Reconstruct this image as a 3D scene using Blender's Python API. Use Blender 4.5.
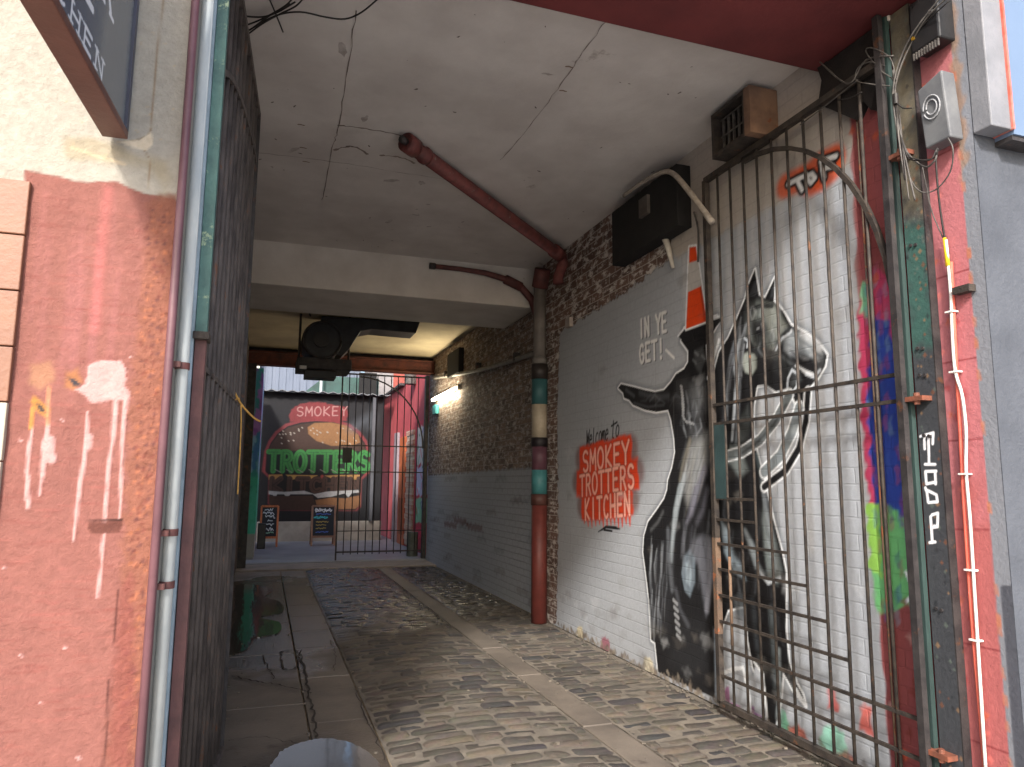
import bpy, bmesh, math, random
import numpy as np
from mathutils import Vector, Matrix
random.seed(7); rng = np.random.default_rng(5)
for o in list(bpy.data.objects): bpy.data.objects.remove(o)
S = bpy.context.scene
# ------------------------------------------------------------------ camera
F, CX, CY, H = 722.0, 512.0, 383.5, 1.6
R = np.array([[0.9466256, 0.05121173, 0.318241],
              [-0.32224258, 0.12668811, 0.9381417],
              [0.00772651, -0.99061975, 0.13642881]])
cam = bpy.data.objects.new('camera', bpy.data.cameras.new('camera'))
S.collection.objects.link(cam)
ri = R @ np.array([1, 0, 0]); up = R @ np.array([0, -1, 0]); bk = R @ np.array([0, 0, -1])
cam.matrix_world = Matrix([[ri[0], up[0], bk[0], 0], [ri[1], up[1], bk[1], 0], [ri[2], up[2], bk[2], H], [0, 0, 0, 1]])
cam.data.sensor_width = 36; cam.data.lens = F/1024*36; cam.data.clip_end = 500; cam.data.clip_start = 0.05
S.camera = cam
# ------------------------------------------------------------------ light
SUN_DIR = Vector((0.44, 1.0, -0.77)).normalized()       # the way the light travels
elev = math.asin(-SUN_DIR.z)
S.world = bpy.data.worlds.new('World'); S.world.use_nodes = True
nt = S.world.node_tree; bg = nt.nodes['Background']
sky = nt.nodes.new('ShaderNodeTexSky'); sky.sky_type = 'NISHITA'; sky.sun_disc = False
sky.sun_elevation = elev; sky.sun_rotation = math.atan2(-SUN_DIR.x, -SUN_DIR.y)
sky.dust_density = 3.0; sky.ozone_density = 0.6
nt.links.new(sky.outputs[0], bg.inputs[0]); bg.inputs[1].default_value = 0.15
sun = bpy.data.objects.new('sun', bpy.data.lights.new('sun', 'SUN')); S.collection.objects.link(sun)
sun.data.energy = 2.3; sun.data.angle = math.radians(6.5); sun.data.color = (1.0, 0.96, 0.91)
sun.rotation_euler = SUN_DIR.to_track_quat('-Z', 'Y').to_euler()
S.view_settings.view_transform = 'Standard'; S.view_settings.look = 'None'
S.view_settings.exposure = 1.38; S.view_settings.gamma = 1.0
S.render.engine = 'CYCLES'
S.cycles.max_bounces = 12; S.cycles.diffuse_bounces = 8
# ------------------------------------------------------------------ helpers
def lin(r, g, b):
    f = lambda c: ((c/255+0.055)/1.055)**2.4 if c > 10 else c/255/12.92
    return (f(r), f(g), f(b))
def ray(u, v): return R @ np.array([u-CX, v-CY, F])
def on(u, v, ax, val):                                  # where a sight line meets a real wall plane
    d = ray(u, v); o = np.array([0, 0, H]); return o + d*(val-o[ax])/d[ax]
def ss(x): x = np.clip(x, 0, 1); return x*x*(3-2*x)
MATS = {}
def mat(name, c1, c2=None, rough=0.8, scale=4, bump=0.1, bscale=60, metal=0.0, spot=None, spot_amt=0.5, spot_scale=9, stretch=(1, 1, 1), spec=0.5, detail=6, bdist=0.01):
    if name in MATS: return MATS[name]
    m = bpy.data.materials.new(name); m.use_nodes = True; MATS[name] = m
    N, L = m.node_tree.nodes, m.node_tree.links; b = N['Principled BSDF']
    c2 = c2 or tuple(x*0.7 for x in c1)
    tc = N.new('ShaderNodeTexCoord'); mp = N.new('ShaderNodeMapping'); mp.inputs['Scale'].default_value = stretch
    L.new(tc.outputs['Object'], mp.inputs[0])
    def noise(sc, det=6, rg=0.6):
        n = N.new('ShaderNodeTexNoise'); n.inputs['Scale'].default_value = sc; n.inputs['Detail'].default_value = det
        n.inputs['Roughness'].default_value = rg; L.new(mp.outputs[0], n.inputs['Vector']); return n
    n1 = noise(scale, detail)
    cr = N.new('ShaderNodeValToRGB'); cr.color_ramp.elements[0].position = 0.35; cr.color_ramp.elements[1].position = 0.65
    cr.color_ramp.elements[0].color = (*c2, 1); cr.color_ramp.elements[1].color = (*c1, 1)
    L.new(n1.outputs[0], cr.inputs[0]); col = cr.outputs[0]
    if spot:
        n2 = noise(spot_scale, 8, 0.7); r2 = N.new('ShaderNodeValToRGB')
        t = 0.68-0.25*spot_amt; r2.color_ramp.elements[0].position = t; r2.color_ramp.elements[1].position = t+0.06
        L.new(n2.outputs[0], r2.inputs[0])
        mx = N.new('ShaderNodeMix'); mx.data_type = 'RGBA'; L.new(r2.outputs[0], mx.inputs[0]); L.new(col, mx.inputs[6]); mx.inputs[7].default_value = (*spot, 1); col = mx.outputs[2]
    L.new(col, b.inputs['Base Color'])
    b.inputs['Roughness'].default_value = rough; b.inputs['Metallic'].default_value = metal; b.inputs['Specular IOR Level'].default_value = spec
    if bump:
        n3 = noise(bscale, 8, 0.65); bp = N.new('ShaderNodeBump'); bp.inputs['Strength'].default_value = bump; bp.inputs['Distance'].default_value = bdist
        L.new(n3.outputs[0], bp.inputs['Height']); L.new(bp.outputs[0], b.inputs['Normal'])
    return m
def attrmat(name, rough=0.75, plane=None, brick=None, bump=0.3, noise_scale=25, amt=0.18, bw=0.24, bh=0.09, streak=0.0, brickbump=0.6, spec=0.35, joint=.86):
    """paint attribute on a wall; alpha 0 shows bare brick when brick is given"""
    m = bpy.data.materials.new(name); m.use_nodes = True
    N, L = m.node_tree.nodes, m.node_tree.links; b = N['Principled BSDF']
    at = N.new('ShaderNodeAttribute'); at.attribute_name = 'paint'
    tc = N.new('ShaderNodeTexCoord'); sp = N.new('ShaderNodeSeparateXYZ'); L.new(tc.outputs['Object'], sp.inputs[0])
    n = N.new('ShaderNodeTexNoise'); n.inputs['Scale'].default_value = noise_scale; n.inputs['Detail'].default_value = 9; n.inputs['Roughness'].default_value = 0.7
    L.new(tc.outputs['Object'], n.inputs['Vector'])
    mr = N.new('ShaderNodeMapRange'); mr.inputs[1].default_value = 0.3; mr.inputs[2].default_value = 0.7; mr.inputs[3].default_value = 1-amt; mr.inputs[4].default_value = 1+amt*0.7
    L.new(n.outputs[0], mr.inputs[0])
    mul = N.new('ShaderNodeVectorMath'); mul.operation = 'SCALE'; L.new(at.outputs['Color'], mul.inputs[0]); L.new(mr.outputs[0], mul.inputs['Scale'])
    col = mul.outputs[0]; height = n.outputs[0]
    if plane is not None:
        cb = N.new('ShaderNodeCombineXYZ'); a = {'yz': (1, 2), 'xz': (0, 2)}[plane]
        # slightly wavy courses
        wn = N.new('ShaderNodeTexNoise'); wn.inputs['Scale'].default_value = 6; wn.inputs['Detail'].default_value = 4; L.new(tc.outputs['Object'], wn.inputs['Vector'])
        ws = N.new('ShaderNodeVectorMath'); ws.operation = 'SCALE'; ws.inputs['Scale'].default_value = 0.014; L.new(wn.outputs['Color'], ws.inputs[0])
        wa = N.new('ShaderNodeVectorMath'); wa.operation = 'ADD'; L.new(ws.outputs[0], wa.inputs[1])
        L.new(sp.outputs[a[0]], cb.inputs[0]); L.new(sp.outputs[a[1]], cb.inputs[1]); L.new(cb.outputs[0], wa.inputs[0])
        bt = N.new('ShaderNodeTexBrick'); bt.inputs['Scale'].default_value = 1; bt.inputs['Brick Width'].default_value = bw; bt.inputs['Row Height'].default_value = bh
        bt.inputs['Mortar Size'].default_value = 0.007; bt.inputs['Mortar Smooth'].default_value = 0.6; L.new(wa.outputs[0], bt.inputs['Vector'])
        if brick:
            bt.inputs['Color1'].default_value = (*brick[0], 1); bt.inputs['Color2'].default_value = (*brick[1], 1); bt.inputs['Mortar'].default_value = (*brick[2], 1)
            # flakes of old limewash left on the brick
            f1 = N.new('ShaderNodeTexNoise'); f1.inputs['Scale'].default_value = 9; f1.inputs['Detail'].default_value = 10; f1.inputs['Roughness'].default_value = 0.75
            mp2 = N.new('ShaderNodeMapping'); mp2.inputs['Scale'].default_value = (1, 0.7, 1.6); L.new(tc.outputs['Object'], mp2.inputs[0]); L.new(mp2.outputs[0], f1.inputs['Vector'])
            fr = N.new('ShaderNodeValToRGB'); fr.color_ramp.elements[0].position = 0.505; fr.color_ramp.elements[1].position = 0.58; L.new(f1.outputs[0], fr.inputs[0])
            fm = N.new('ShaderNodeMix'); fm.data_type = 'RGBA'; L.new(fr.outputs[0], fm.inputs[0]); L.new(bt.outputs[0], fm.inputs[6]); fm.inputs[7].default_value = (*brick[3], 1)
            vs = N.new('ShaderNodeVectorMath'); vs.operation = 'SCALE'; L.new(fm.outputs[2], vs.inputs[0]); L.new(mr.outputs[0], vs.inputs['Scale'])
            mx = N.new('ShaderNodeMix'); mx.data_type = 'RGBA'; L.new(at.outputs['Alpha'], mx.inputs[0]); L.new(vs.outputs[0], mx.inputs[6]); L.new(col, mx.inputs[7]); col = mx.outputs[2]
        b1 = N.new('ShaderNodeBump'); b1.invert = True; b1.inputs['Strength'].default_value = brickbump; b1.inputs['Distance'].default_value = 0.012; L.new(bt.outputs['Fac'], b1.inputs['Height'])
    if plane is not None:
        jm = N.new('ShaderNodeMapRange'); jm.inputs[3].default_value = 1.0; jm.inputs[4].default_value = joint; L.new(bt.outputs['Fac'], jm.inputs[0])
        js = N.new('ShaderNodeVectorMath'); js.operation = 'SCALE'; L.new(col, js.inputs[0]); L.new(jm.outputs[0], js.inputs['Scale']); col = js.outputs[0]
    b2 = N.new('ShaderNodeBump'); b2.inputs['Strength'].default_value = bump; b2.inputs['Distance'].default_value = 0.01; L.new(height, b2.inputs['Height'])
    if plane is not None: L.new(b1.outputs[0], b2.inputs['Normal'])
    L.new(b2.outputs[0], b.inputs['Normal']); L.new(col, b.inputs['Base Color']); b.inputs['Roughness'].default_value = rough; b.inputs['Specular IOR Level'].default_value = spec
    return m
def empty(name, loc, label, cat, group=None):
    o = bpy.data.objects.new(name, None); S.collection.objects.link(o); o.location = loc; o.empty_display_size = 0.1
    return tag(o, label, cat, group)
def tag(o, label=None, cat=None, group=None, kind=None):
    if label: o['label'] = label
    if cat: o['category'] = cat
    if group: o['group'] = group
    if kind: o['kind'] = kind
    return o
def wloc(o):
    p = Vector((0, 0, 0))
    while o: p = p + Vector(o.location); o = o.parent
    return p
def link(name, me, m, parent=None, smooth=False):
    o = bpy.data.objects.new(name, me); S.collection.objects.link(o)
    if m: me.materials.append(m)
    if parent: me.transform(Matrix.Translation(-wloc(parent))); o.parent = parent
    if smooth:
        for p in me.polygons: p.use_smooth = True
    return o
class MB:
    def __init__(s): s.v = []; s.f = []
    def box(s, a, b, rot=None, piv=None):
        x0, y0, z0 = a; x1, y1, z1 = b; n = len(s.v)
        vs = [Vector(p) for p in ((x0, y0, z0), (x1, y0, z0), (x1, y1, z0), (x0, y1, z0), (x0, y0, z1), (x1, y0, z1), (x1, y1, z1), (x0, y1, z1))]
        if rot is not None:
            c = Vector(piv) if piv is not None else (vs[0]+vs[6])/2
            vs = [rot @ (p-c)+c for p in vs]
        s.v += vs; s.f += [[n+i for i in q] for q in ((0, 3, 2, 1), (4, 5, 6, 7), (0, 1, 5, 4), (1, 2, 6, 5), (2, 3, 7, 6), (3, 0, 4, 7))]; return s
    def tube(s, pts, r, seg=10, smooth=0, square=False):
        pts = [Vector(p) for p in pts]
        if smooth: pts = crom(pts, smooth)
        rs = r if isinstance(r, (list, tuple)) else [r]*len(pts)
        if len(rs) != len(pts): rs = [rs[0]+(rs[-1]-rs[0])*i/(len(pts)-1) for i in range(len(pts))]
        up_ = None; n0 = len(s.v); seg = 4 if square else seg
        for i, p in enumerate(pts):
            t = (pts[min(i+1, len(pts)-1)]-pts[max(i-1, 0)]).normalized()
            if up_ is None: up_ = Vector((0, 0, 1)) if abs(t.z) < 0.9 else Vector((0, 1, 0))
            a = t.cross(up_).normalized(); up_ = a.cross(t).normalized()
            for k in range(seg):
                th = 2*math.pi*(k+(0.5 if square else 0))/seg; s.v.append(p+(a*math.cos(th)+up_*math.sin(th))*rs[i]*(1.414 if square else 1))
        for i in range(len(pts)-1):
            for k in range(seg): s.f.append([n0+i*seg+k, n0+i*seg+(k+1) % seg, n0+(i+1)*seg+(k+1) % seg, n0+(i+1)*seg+k])
        s.f.append([n0+k for k in range(seg)][::-1]); s.f.append([n0+(len(pts)-1)*seg+k for k in range(seg)]); return s
    def prism(s, outline, d):
        """outline: 3-D points of one face, d: thickness vector"""
        n = len(s.v); o = [Vector(p) for p in outline]; k = len(o); s.v += o+[p+Vector(d) for p in o]
        s.f.append(list(range(n, n+k))[::-1]); s.f.append(list(range(n+k, n+2*k)))
        for i in range(k): s.f.append([n+i, n+(i+1) % k, n+k+(i+1) % k, n+k+i])
        return s
    def build(s, name, m, parent=None, bevel=0, smooth=False):
        me = bpy.data.meshes.new(name); me.from_pydata([tuple(p) for p in s.v], [], s.f)
        bm = bmesh.new(); bm.from_mesh(me); bmesh.ops.recalc_face_normals(bm, faces=bm.faces)
        if bevel: bmesh.ops.bevel(bm, geom=list(bm.edges), offset=bevel, segments=2, affect='EDGES', profile=0.5, clamp_overlap=True)
        bm.to_mesh(me); bm.free()
        return link(name, me, m, parent, smooth)
def crom(P, n):
    out = []
    for i in range(len(P)-1):
        p0, p1, p2, p3 = P[max(i-1, 0)], P[i], P[i+1], P[min(i+2, len(P)-1)]
        for k in range(n):
            t = k/n; out.append(0.5*((2*p1)+(p2-p0)*t+(2*p0-5*p1+4*p2-p3)*t*t+(3*p1-p0-3*p2+p3)*t**3))
    out.append(P[-1]); return out
# single-line hand lettering
def arc(cx, cy, rx, ry, a0, a1, n=10): return [(cx+rx*math.cos(math.radians(a0+(a1-a0)*i/n)), cy+ry*math.sin(math.radians(a0+(a1-a0)*i/n))) for i in range(n+1)]
G = {'S': [arc(.5, .75, .42, .25, 30, 270)+arc(.5, .25, .42, .25, 90, -150)], 'M': [[(0, 0), (.08, 1), (.5, .35), (.92, 1), (1, 0)]], 'O': [arc(.5, .5, .48, .5, 0, 360, 20)],
     'K': [[(.1, 0), (.1, 1)], [(.9, 1), (.1, .45), (.95, 0)]], 'E': [[(.9, 1), (.1, 1), (.1, 0), (.9, 0)], [(.1, .52), (.75, .52)]], 'Y': [[(0, 1), (.5, .5), (1, 1)], [(.5, .5), (.5, 0)]],
     'T': [[(0, 1), (1, 1)], [(.5, 1), (.5, 0)]], 'R': [[(.1, 0), (.1, 1)]+arc(.45, .75, .4, .25, 90, -90)+[(.1, .5)], [(.5, .5), (.95, 0)]], 'I': [[(.5, 0), (.5, 1)]],
     'C': [arc(.55, .5, .45, .5, 50, 310, 14)], 'H': [[(.08, 0), (.08, 1)], [(.92, 0), (.92, 1)], [(.08, .5), (.92, .5)]], 'N': [[(.08, 0), (.08, 1), (.92, 0), (.92, 1)]],
     'G': [arc(.55, .5, .45, .5, 50, 330, 14)+[(.95, .48), (.6, .48)]], '!': [[(.5, 1), (.5, .35)], [(.5, .05), (.5, .0)]], ' ': [], 'F': [[(.9, 1), (.1, 1), (.1, 0)], [(.1, .52), (.75, .52)]],
     'W': [[(0, 1), (.25, 0), (.5, .8), (.75, 0), (1, 1)]], 'e': [[(.1, .35), (.85, .38)]+arc(.5, .33, .38, .33, 10, 320)], 'l': [[(.3, 1), (.35, 0), (.6, .05)]], 'c': [arc(.5, .33, .38, .33, 50, 310)],
     'o': [arc(.5, .33, .38, .33, 0, 360, 12)], 'm': [[(0, 0), (.05, .6), (.3, .62), (.45, 0), (.5, .6), (.8, .62), (1, 0)]], 't': [[(.4, 1), (.4, .05), (.7, 0)], [(-.1, .75), (1.4, .85)]],
     'w': [[(0, .9), (.3, 0), (.55, .7), (.75, 0), (1.2, 1)]]}
class Canvas:
    """a wall face as a fine grid whose 'paint' attribute holds the colours painted on it"""
    def __init__(s, ax, val, p0, p1, z0, z1, res, base, alpha=1.0):
        s.ax, s.val = ax, val; s.n = max(2, int((p1-p0)/res)+1); s.k = max(2, int((z1-z0)/res)+1)
        s.p = np.linspace(p0, p1, s.n); s.z = np.linspace(z0, z1, s.k)
        s.P, s.Z = np.meshgrid(s.p, s.z); s.c = np.zeros((s.k, s.n, 4)); s.c[..., :3] = base; s.c[..., 3] = alpha
    def w(s, pts):
        o = 1 if s.ax == 0 else 0
        return [(lambda q: (q[o], q[2]))(on(u, v, s.ax, s.val)) for u, v in pts]
    def win(s, pts, pad):
        a = np.array(pts); i0, i1 = np.searchsorted(s.p, [a[:, 0].min()-pad, a[:, 0].max()+pad]); j0, j1 = np.searchsorted(s.z, [a[:, 1].min()-pad, a[:, 1].max()+pad])
        return slice(j0, j1), slice(i0, i1)
    def segd(s, pts, sl, w=None):
        P, Z = s.P[sl], s.Z[sl]; D = np.full(P.shape, 9.0)
        for i in range(len(pts)-1):
            (x0, y0), (x1, y1) = pts[i], pts[i+1]; dx, dy = x1-x0, y1-y0; L = dx*dx+dy*dy+1e-12
            t = np.clip(((P-x0)*dx+(Z-y0)*dy)/L, 0, 1); d = np.hypot(P-x0-t*dx, Z-y0-t*dy)
            if w is not None: d = d-(w[i]+(w[i+1]-w[i])*t)/2
            D = np.minimum(D, d)
        return D
    def blend(s, sl, a, col):
        col = np.array(col); a = a[..., None]
        s.c[sl][..., :3] = s.c[sl][..., :3]*(1-a)+col*a
    def wob(s, sl, amp, f=30):
        P, Z = s.P[sl], s.Z[sl]; return amp*(np.sin(P*f+3*np.sin(Z*f*.7))+np.sin(Z*f*1.3+2*np.sin(P*f*.6+1))+.6*np.sin(P*f*3.1+Z*f*2.3))/2.6
    def poly(s, pts, col, soft=0.012, a=1.0, px=True, alpha=None, wob=0, f=30):
        if px: pts = s.w(pts)
        sl = s.win(pts, soft*2+wob*2+0.02); P, Z = s.P[sl], s.Z[sl]
        if P.size == 0: return
        ins = np.zeros(P.shape, bool); k = len(pts)
        for i in range(k):
            (x0, y0), (x1, y1) = pts[i], pts[(i+1) % k]
            if y0 == y1: continue
            c = ((y0 > Z) != (y1 > Z)) & (P < (x1-x0)*(Z-y0)/(y1-y0)+x0); ins ^= c
        d = s.segd(list(pts)+[pts[0]], sl); sd = np.where(ins, d, -d)+(s.wob(sl, wob, f) if wob else 0)
        m = ss(0.5+sd/(soft*1.0))*a
        s.blend(sl, m, col)
        if alpha is not None: s.c[sl][..., 3] = s.c[sl][..., 3]*(1-m)+alpha*m
    def stroke(s, pts, w, col, soft=0.008, a=1.0, px=True, wob=0):
        if px: pts = s.w(pts)
        w = list(w) if isinstance(w, (list, tuple)) else [w]*len(pts)
        if len(w) != len(pts): w = [w[0]+(w[-1]-w[0])*i/(len(pts)-1) for i in range(len(pts))]
        sl = s.win(pts, max(w)+soft*2); d = s.segd(pts, sl, w)
        if d.size == 0: return
        if wob: d = d+s.wob(sl, wob, 40)
        s.blend(sl, ss(0.5-d/soft)*a, col)
    def text(s, t, A, B, h, w, col, soft=0.008, a=1.0, px=True, gap=0.25, slant=0.0, jit=0.0):
        if px: A, B = s.w([A, B])
        n = len(t); adv = 1.0/(n-gap); R_ = random.Random(len(t)+int(abs(h)*1000))
        for i, ch in enumerate(t):
            jy = R_.uniform(-jit, jit)
            for st in G[ch]:
                pts = []
                for (gx, gy) in st:
                    u = (i+gx*(1-gap))*adv; pts.append((A[0]+(B[0]-A[0])*u+slant*gy*h*(1 if B[0] > A[0] else -1), A[1]+(B[1]-A[1])*u+(gy+jy)*h))
                s.stroke(pts, w, col, soft, a, px=False)
    def mottle(s, amt, f=3.0, seed=0):
        r = np.random.default_rng(seed); m = np.zeros_like(s.P)
        for o in range(6):
            for q in range(3):
                th = r.uniform(0, 6.28); k = f*(1.8**o); m += np.sin((s.P*math.cos(th)+s.Z*math.sin(th))*k+r.uniform(0, 6.28)+1.5*np.sin(s.Z*k*.6+q))/(1.6**o)
        s.c[..., :3] *= (1+amt*m/3)[..., None]
    def build(s, name, m, parent=None, flip=False, relief=None):
        me = bpy.data.meshes.new(name); n, k = s.n, s.k; co = np.zeros((k*n, 3))
        if s.ax == 0: co[:, 0] = s.val; co[:, 1] = s.P.ravel()
        else: co[:, 1] = s.val; co[:, 0] = s.P.ravel()
        co[:, 2] = s.Z.ravel()
        if relief is not None: co[:, s.ax] += relief.ravel()
        i = (np.arange(k-1)[:, None]*n+np.arange(n-1)[None, :]).ravel(); q = np.stack([i, i+1, i+n+1, i+n], 1)
        if flip: q = q[:, ::-1]
        me.vertices.add(k*n); me.vertices.foreach_set('co', co.ravel()); me.loops.add(q.size); me.loops.foreach_set('vertex_index', q.ravel().astype(np.int32))
        me.polygons.add(len(q)); me.polygons.foreach_set('loop_start', np.arange(0, q.size, 4, dtype=np.int32)); me.update(calc_edges=True)
        at = me.attributes.new('paint', 'FLOAT_COLOR', 'POINT'); at.data.foreach_set('color', np.clip(s.c, 0, 1).reshape(-1).astype(np.float32))
        return link(name, me, m, parent, smooth=False)
XR = 3.22; YF = 2.45; XL = -0.40
# ------------------------------------------------------------------ ground
g_dirt = mat('street_concrete', lin(172, 168, 164), lin(152, 148, 144), 0.85, 1.2, 0.4, 40)
MB().box((-30, -40, -0.3), (34, 60, -0.035)).build('ground', mat('joint_sand', lin(165, 148, 124), lin(120, 106, 88), 0.95, 7, 0.6, 90)).__setitem__('kind', 'structure')
def slabs():
    m = MB()
    def strip(x0, x1, y0, y1, step, skew=0.0):
        y = y0
        while y < y1-0.05:
            e = min(y1, y+step*random.uniform(.8, 1.25)); dz = random.uniform(-.004, .004)
            m.box((x0+.006, y+.006, -.05), (x1-.006, e-.006, .0+dz)); y = e
    strip(XL, .36, 4.3, 13.9, 1.5); strip(.36, .77, 2.4, 13.9, 0.95); strip(2.09, 2.32, 2.4, 13.9, 1.15); strip(XL, .36, 2.4, 4.3, 1.3)
    return m
pv = mat('worn_paving', lin(116, 107, 97), lin(90, 83, 76), 0.62, 1.8, 0.5, 35, spot=lin(78, 70, 63), spot_amt=0.3, spot_scale=3.2)
# wet where the drain overflows: gloss follows real position of the damp
def wetten(m, cx, cy, rx, ry, dark=0.5, r0=0.12):
    N, L = m.node_tree.nodes, m.node_tree.links; b = N['Principled BSDF']; old = b.inputs['Base Color'].links[0].from_socket
    geo = N.new('ShaderNodeNewGeometry'); mp = N.new('ShaderNodeMapping'); mp.inputs['Location'].default_value = (-cx/rx, -cy/ry, 0); mp.inputs['Scale'].default_value = (1/rx, 1/ry, 0.001)
    L.new(geo.outputs['Position'], mp.inputs[0]); ln = N.new('ShaderNodeVectorMath'); ln.operation = 'LENGTH'; L.new(mp.outputs[0], ln.inputs[0])
    nz = N.new('ShaderNodeTexNoise'); nz.inputs['Scale'].default_value = 1.6; nz.inputs['Detail'].default_value = 8; L.new(geo.outputs['Position'], nz.inputs['Vector'])
    ad = N.new('ShaderNodeMath'); ad.operation = 'ADD'; L.new(ln.outputs['Value'], ad.inputs[0]); L.new(nz.outputs[0], ad.inputs[1])
    mr = N.new('ShaderNodeMapRange'); mr.inputs[1].default_value = 1.55; mr.inputs[2].default_value = 1.35; L.new(ad.outputs[0], mr.inputs[0])
    mx = N.new('ShaderNodeMix'); mx.data_type = 'RGBA'; mx.blend_type = 'MULTIPLY'; L.new(mr.outputs[0], mx.inputs[0]); L.new(old, mx.inputs[6]); mx.inputs[7].default_value = (dark, dark*.97, dark*.95, 1)
    L.new(mx.outputs[2], b.inputs['Base Color'])
    rr = N.new('ShaderNodeMapRange'); rr.inputs[3].default_value = b.inputs['Roughness'].default_value
    if b.inputs['Roughness'].links: L.new(b.inputs['Roughness'].links[0].from_socket, rr.inputs[3])
    rr.inputs[4].default_value = r0; L.new(mr.outputs[0], rr.inputs[0]); L.new(rr.outputs[0], b.inputs['Roughness'])
wetten(pv, 0.15, 10.0, 1.0, 3.6); wetten(pv, .42, 4.25, .5, .95, dark=.5, r0=.3)
slabs().build('paving_slabs', pv, bevel=.006)['kind'] = 'structure'
def setts(name, x0, x1, y0, y1, nx, crown):
    V = []; Fc = []; C = []; y = y0; row = 0; base = [lin(80, 75, 69), lin(72, 68, 65), lin(90, 83, 75), lin(64, 62, 62), lin(84, 79, 72), lin(98, 90, 80), lin(76, 72, 67)]
    gx, gy = 6, 4
    while y < y1:
        d = random.uniform(.105, .14); x = x0+(0 if row % 2 else -random.uniform(.05, .16))
        while x < x1-.03:
            l = random.uniform(.17, .34)*(x1-x0)/1.33 if nx > 3 else random.uniform(.15, .3)
            a, b = max(x, x0), min(x+l, x1)
            if x1-b < .06: b = x1
            x = x+l if b < x1 else x1
            if b-a < .05: continue
            c = random.choice(base); k = random.uniform(.86, 1.08); dz = random.uniform(-.008, .008); tx, ty = random.uniform(-.03, .03), random.uniform(-.05, .05); n = len(V); g = .005
            sk = random.uniform(-.004, .004)
            for j in range(gy):
                for i in range(gx):
                    u, v = (0, .1, .35, .65, .9, 1)[i], (0, .25, .75, 1)[j]; px, py = a+g+(b-a-2*g)*u, y+g+(d-2*g)*v
                    cr = crown*(1-((px-(x0+x1)/2)/((x1-x0)/2))**2); edge = (-.013 if i in (0, gx-1) else 0)+(-.012 if j in (0, gy-1) else 0)
                    rx = random.uniform(-.004, .004)
                    V.append((px+rx*.5, py+rx*.6+sk*(u-.5)*2+.010*math.sin(px*2+row*.15), cr+dz+edge+(u-.5)*tx*.3+(v-.5)*ty*.25+rx*.4)); C.append((*[q*k*random.uniform(.93, 1.07) for q in c], 1))
            for j in range(gy-1):
                for i in range(gx-1): q = n+j*gx+i; Fc.append((q, q+1, q+gx+1, q+gx))
        y += d; row += 1
    me = bpy.data.meshes.new(name); me.from_pydata(V, [], Fc); at = me.attributes.new('paint', 'FLOAT_COLOR', 'POINT'); at.data.foreach_set('color', np.array(C, dtype=np.float32).ravel())
    o = link(name, me, cob, None, True); o['kind'] = 'structure'
cob = attrmat('sett_stone', rough=0.6, bump=0.6, noise_scale=28, amt=0.22)
wetten(cob, 1.2, 12.0, 2.6, 4.2, dark=0.55, r0=0.25)
setts('cobbled_lane', .785, 2.08, 2.45, 13.9, 5, .03)
setts('cobbled_edge', 2.335, 3.17, 2.45, 13.9, 3, .0)
# sand bed between the setts, following the crown
def bed(name, x0, x1, crown):
    V = []; Fc = []; nx, ny = 14, 230
    for j in range(ny+1):
        for i in range(nx+1):
            u = i/nx; V.append((x0+(x1-x0)*u, 2.4+11.5*j/ny, crown*(1-(2*u-1)**2)-.008+random.uniform(-.003, .003)))
    for j in range(ny):
        for i in range(nx): q = j*(nx+1)+i; Fc.append((q, q+1, q+nx+2, q+nx+1))
    me = bpy.data.meshes.new(name); me.from_pydata(V, [], Fc); o = link(name, me, sand, None, True); o['kind'] = 'structure'
sand = mat('sandy_joints', lin(118, 110, 99), lin(88, 82, 74), 0.95, 5, 0.6, 60); wetten(sand, 1.2, 12.0, 2.6, 4.2, dark=0.5, r0=0.35)
bed('joint_bed', .775, 2.09, .03); bed('edge_joint_bed', 2.325, 3.22, 0)
st = MB(); st.box((-30, -40, -.03), (34, 2.39, -.006)); st.build('street', g_dirt)['kind'] = 'structure'
yd = mat('yard_concrete', lin(140, 143, 150), lin(116, 119, 126), 0.45, 1.5, 0.3, 30); 
MB().box((-8, 14.85, -.05), (12, 40, .05)).build('yard', yd)['kind'] = 'structure'
MB().box((XL, 13.92, -.05), (XR, 14.84, .03)).build('threshold_slab', mat('threshold_stone', lin(135, 125, 118), lin(110, 103, 98), 0.7, 3, 0.3, 40), bevel=.01)['kind'] = 'structure'
# puddles: shallow sheets of water with a ragged rim
water = bpy.data.materials.new('dirty_water'); water.use_nodes = True; b_ = water.node_tree.nodes['Principled BSDF']
b_.inputs['Base Color'].default_value = (.035, .032, .028, 1); b_.inputs['Roughness'].default_value = .08; b_.inputs['Specular IOR Level'].default_value = .7
wn_ = water.node_tree.nodes.new('ShaderNodeTexNoise'); wn_.inputs['Scale'].default_value = 5; wn_.inputs['Detail'].default_value = 3
wb_ = water.node_tree.nodes.new('ShaderNodeBump'); wb_.inputs['Strength'].default_value = .04; wb_.inputs['Distance'].default_value = .02
water.node_tree.links.new(wn_.outputs[0], wb_.inputs['Height']); water.node_tree.links.new(wb_.outputs[0], b_.inputs['Normal'])
def puddle(name, pts, z, seed):
    r = random.Random(seed); P = crom([Vector((x, y, z)) for x, y in pts]+[Vector((*pts[0], z))], 10)[:-1]
    P = [Vector((p.x+r.uniform(-.006, .006), p.y+r.uniform(-.012, .012), z)) for p in P]
    return MB().prism(P, (0, 0, -.03)).build(name, water)
puddle('puddle', [(.12, 4.55), (.2, 4.78), (.38, 4.9), (.55, 4.82), (.66, 4.6), (.7, 4.3), (.6, 3.9), (.3, 3.8), (.1, 4.2)], .009, 1)['kind'] = 'structure'
calm = water; water = water.copy(); water.name = 'rippled_water'
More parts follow.
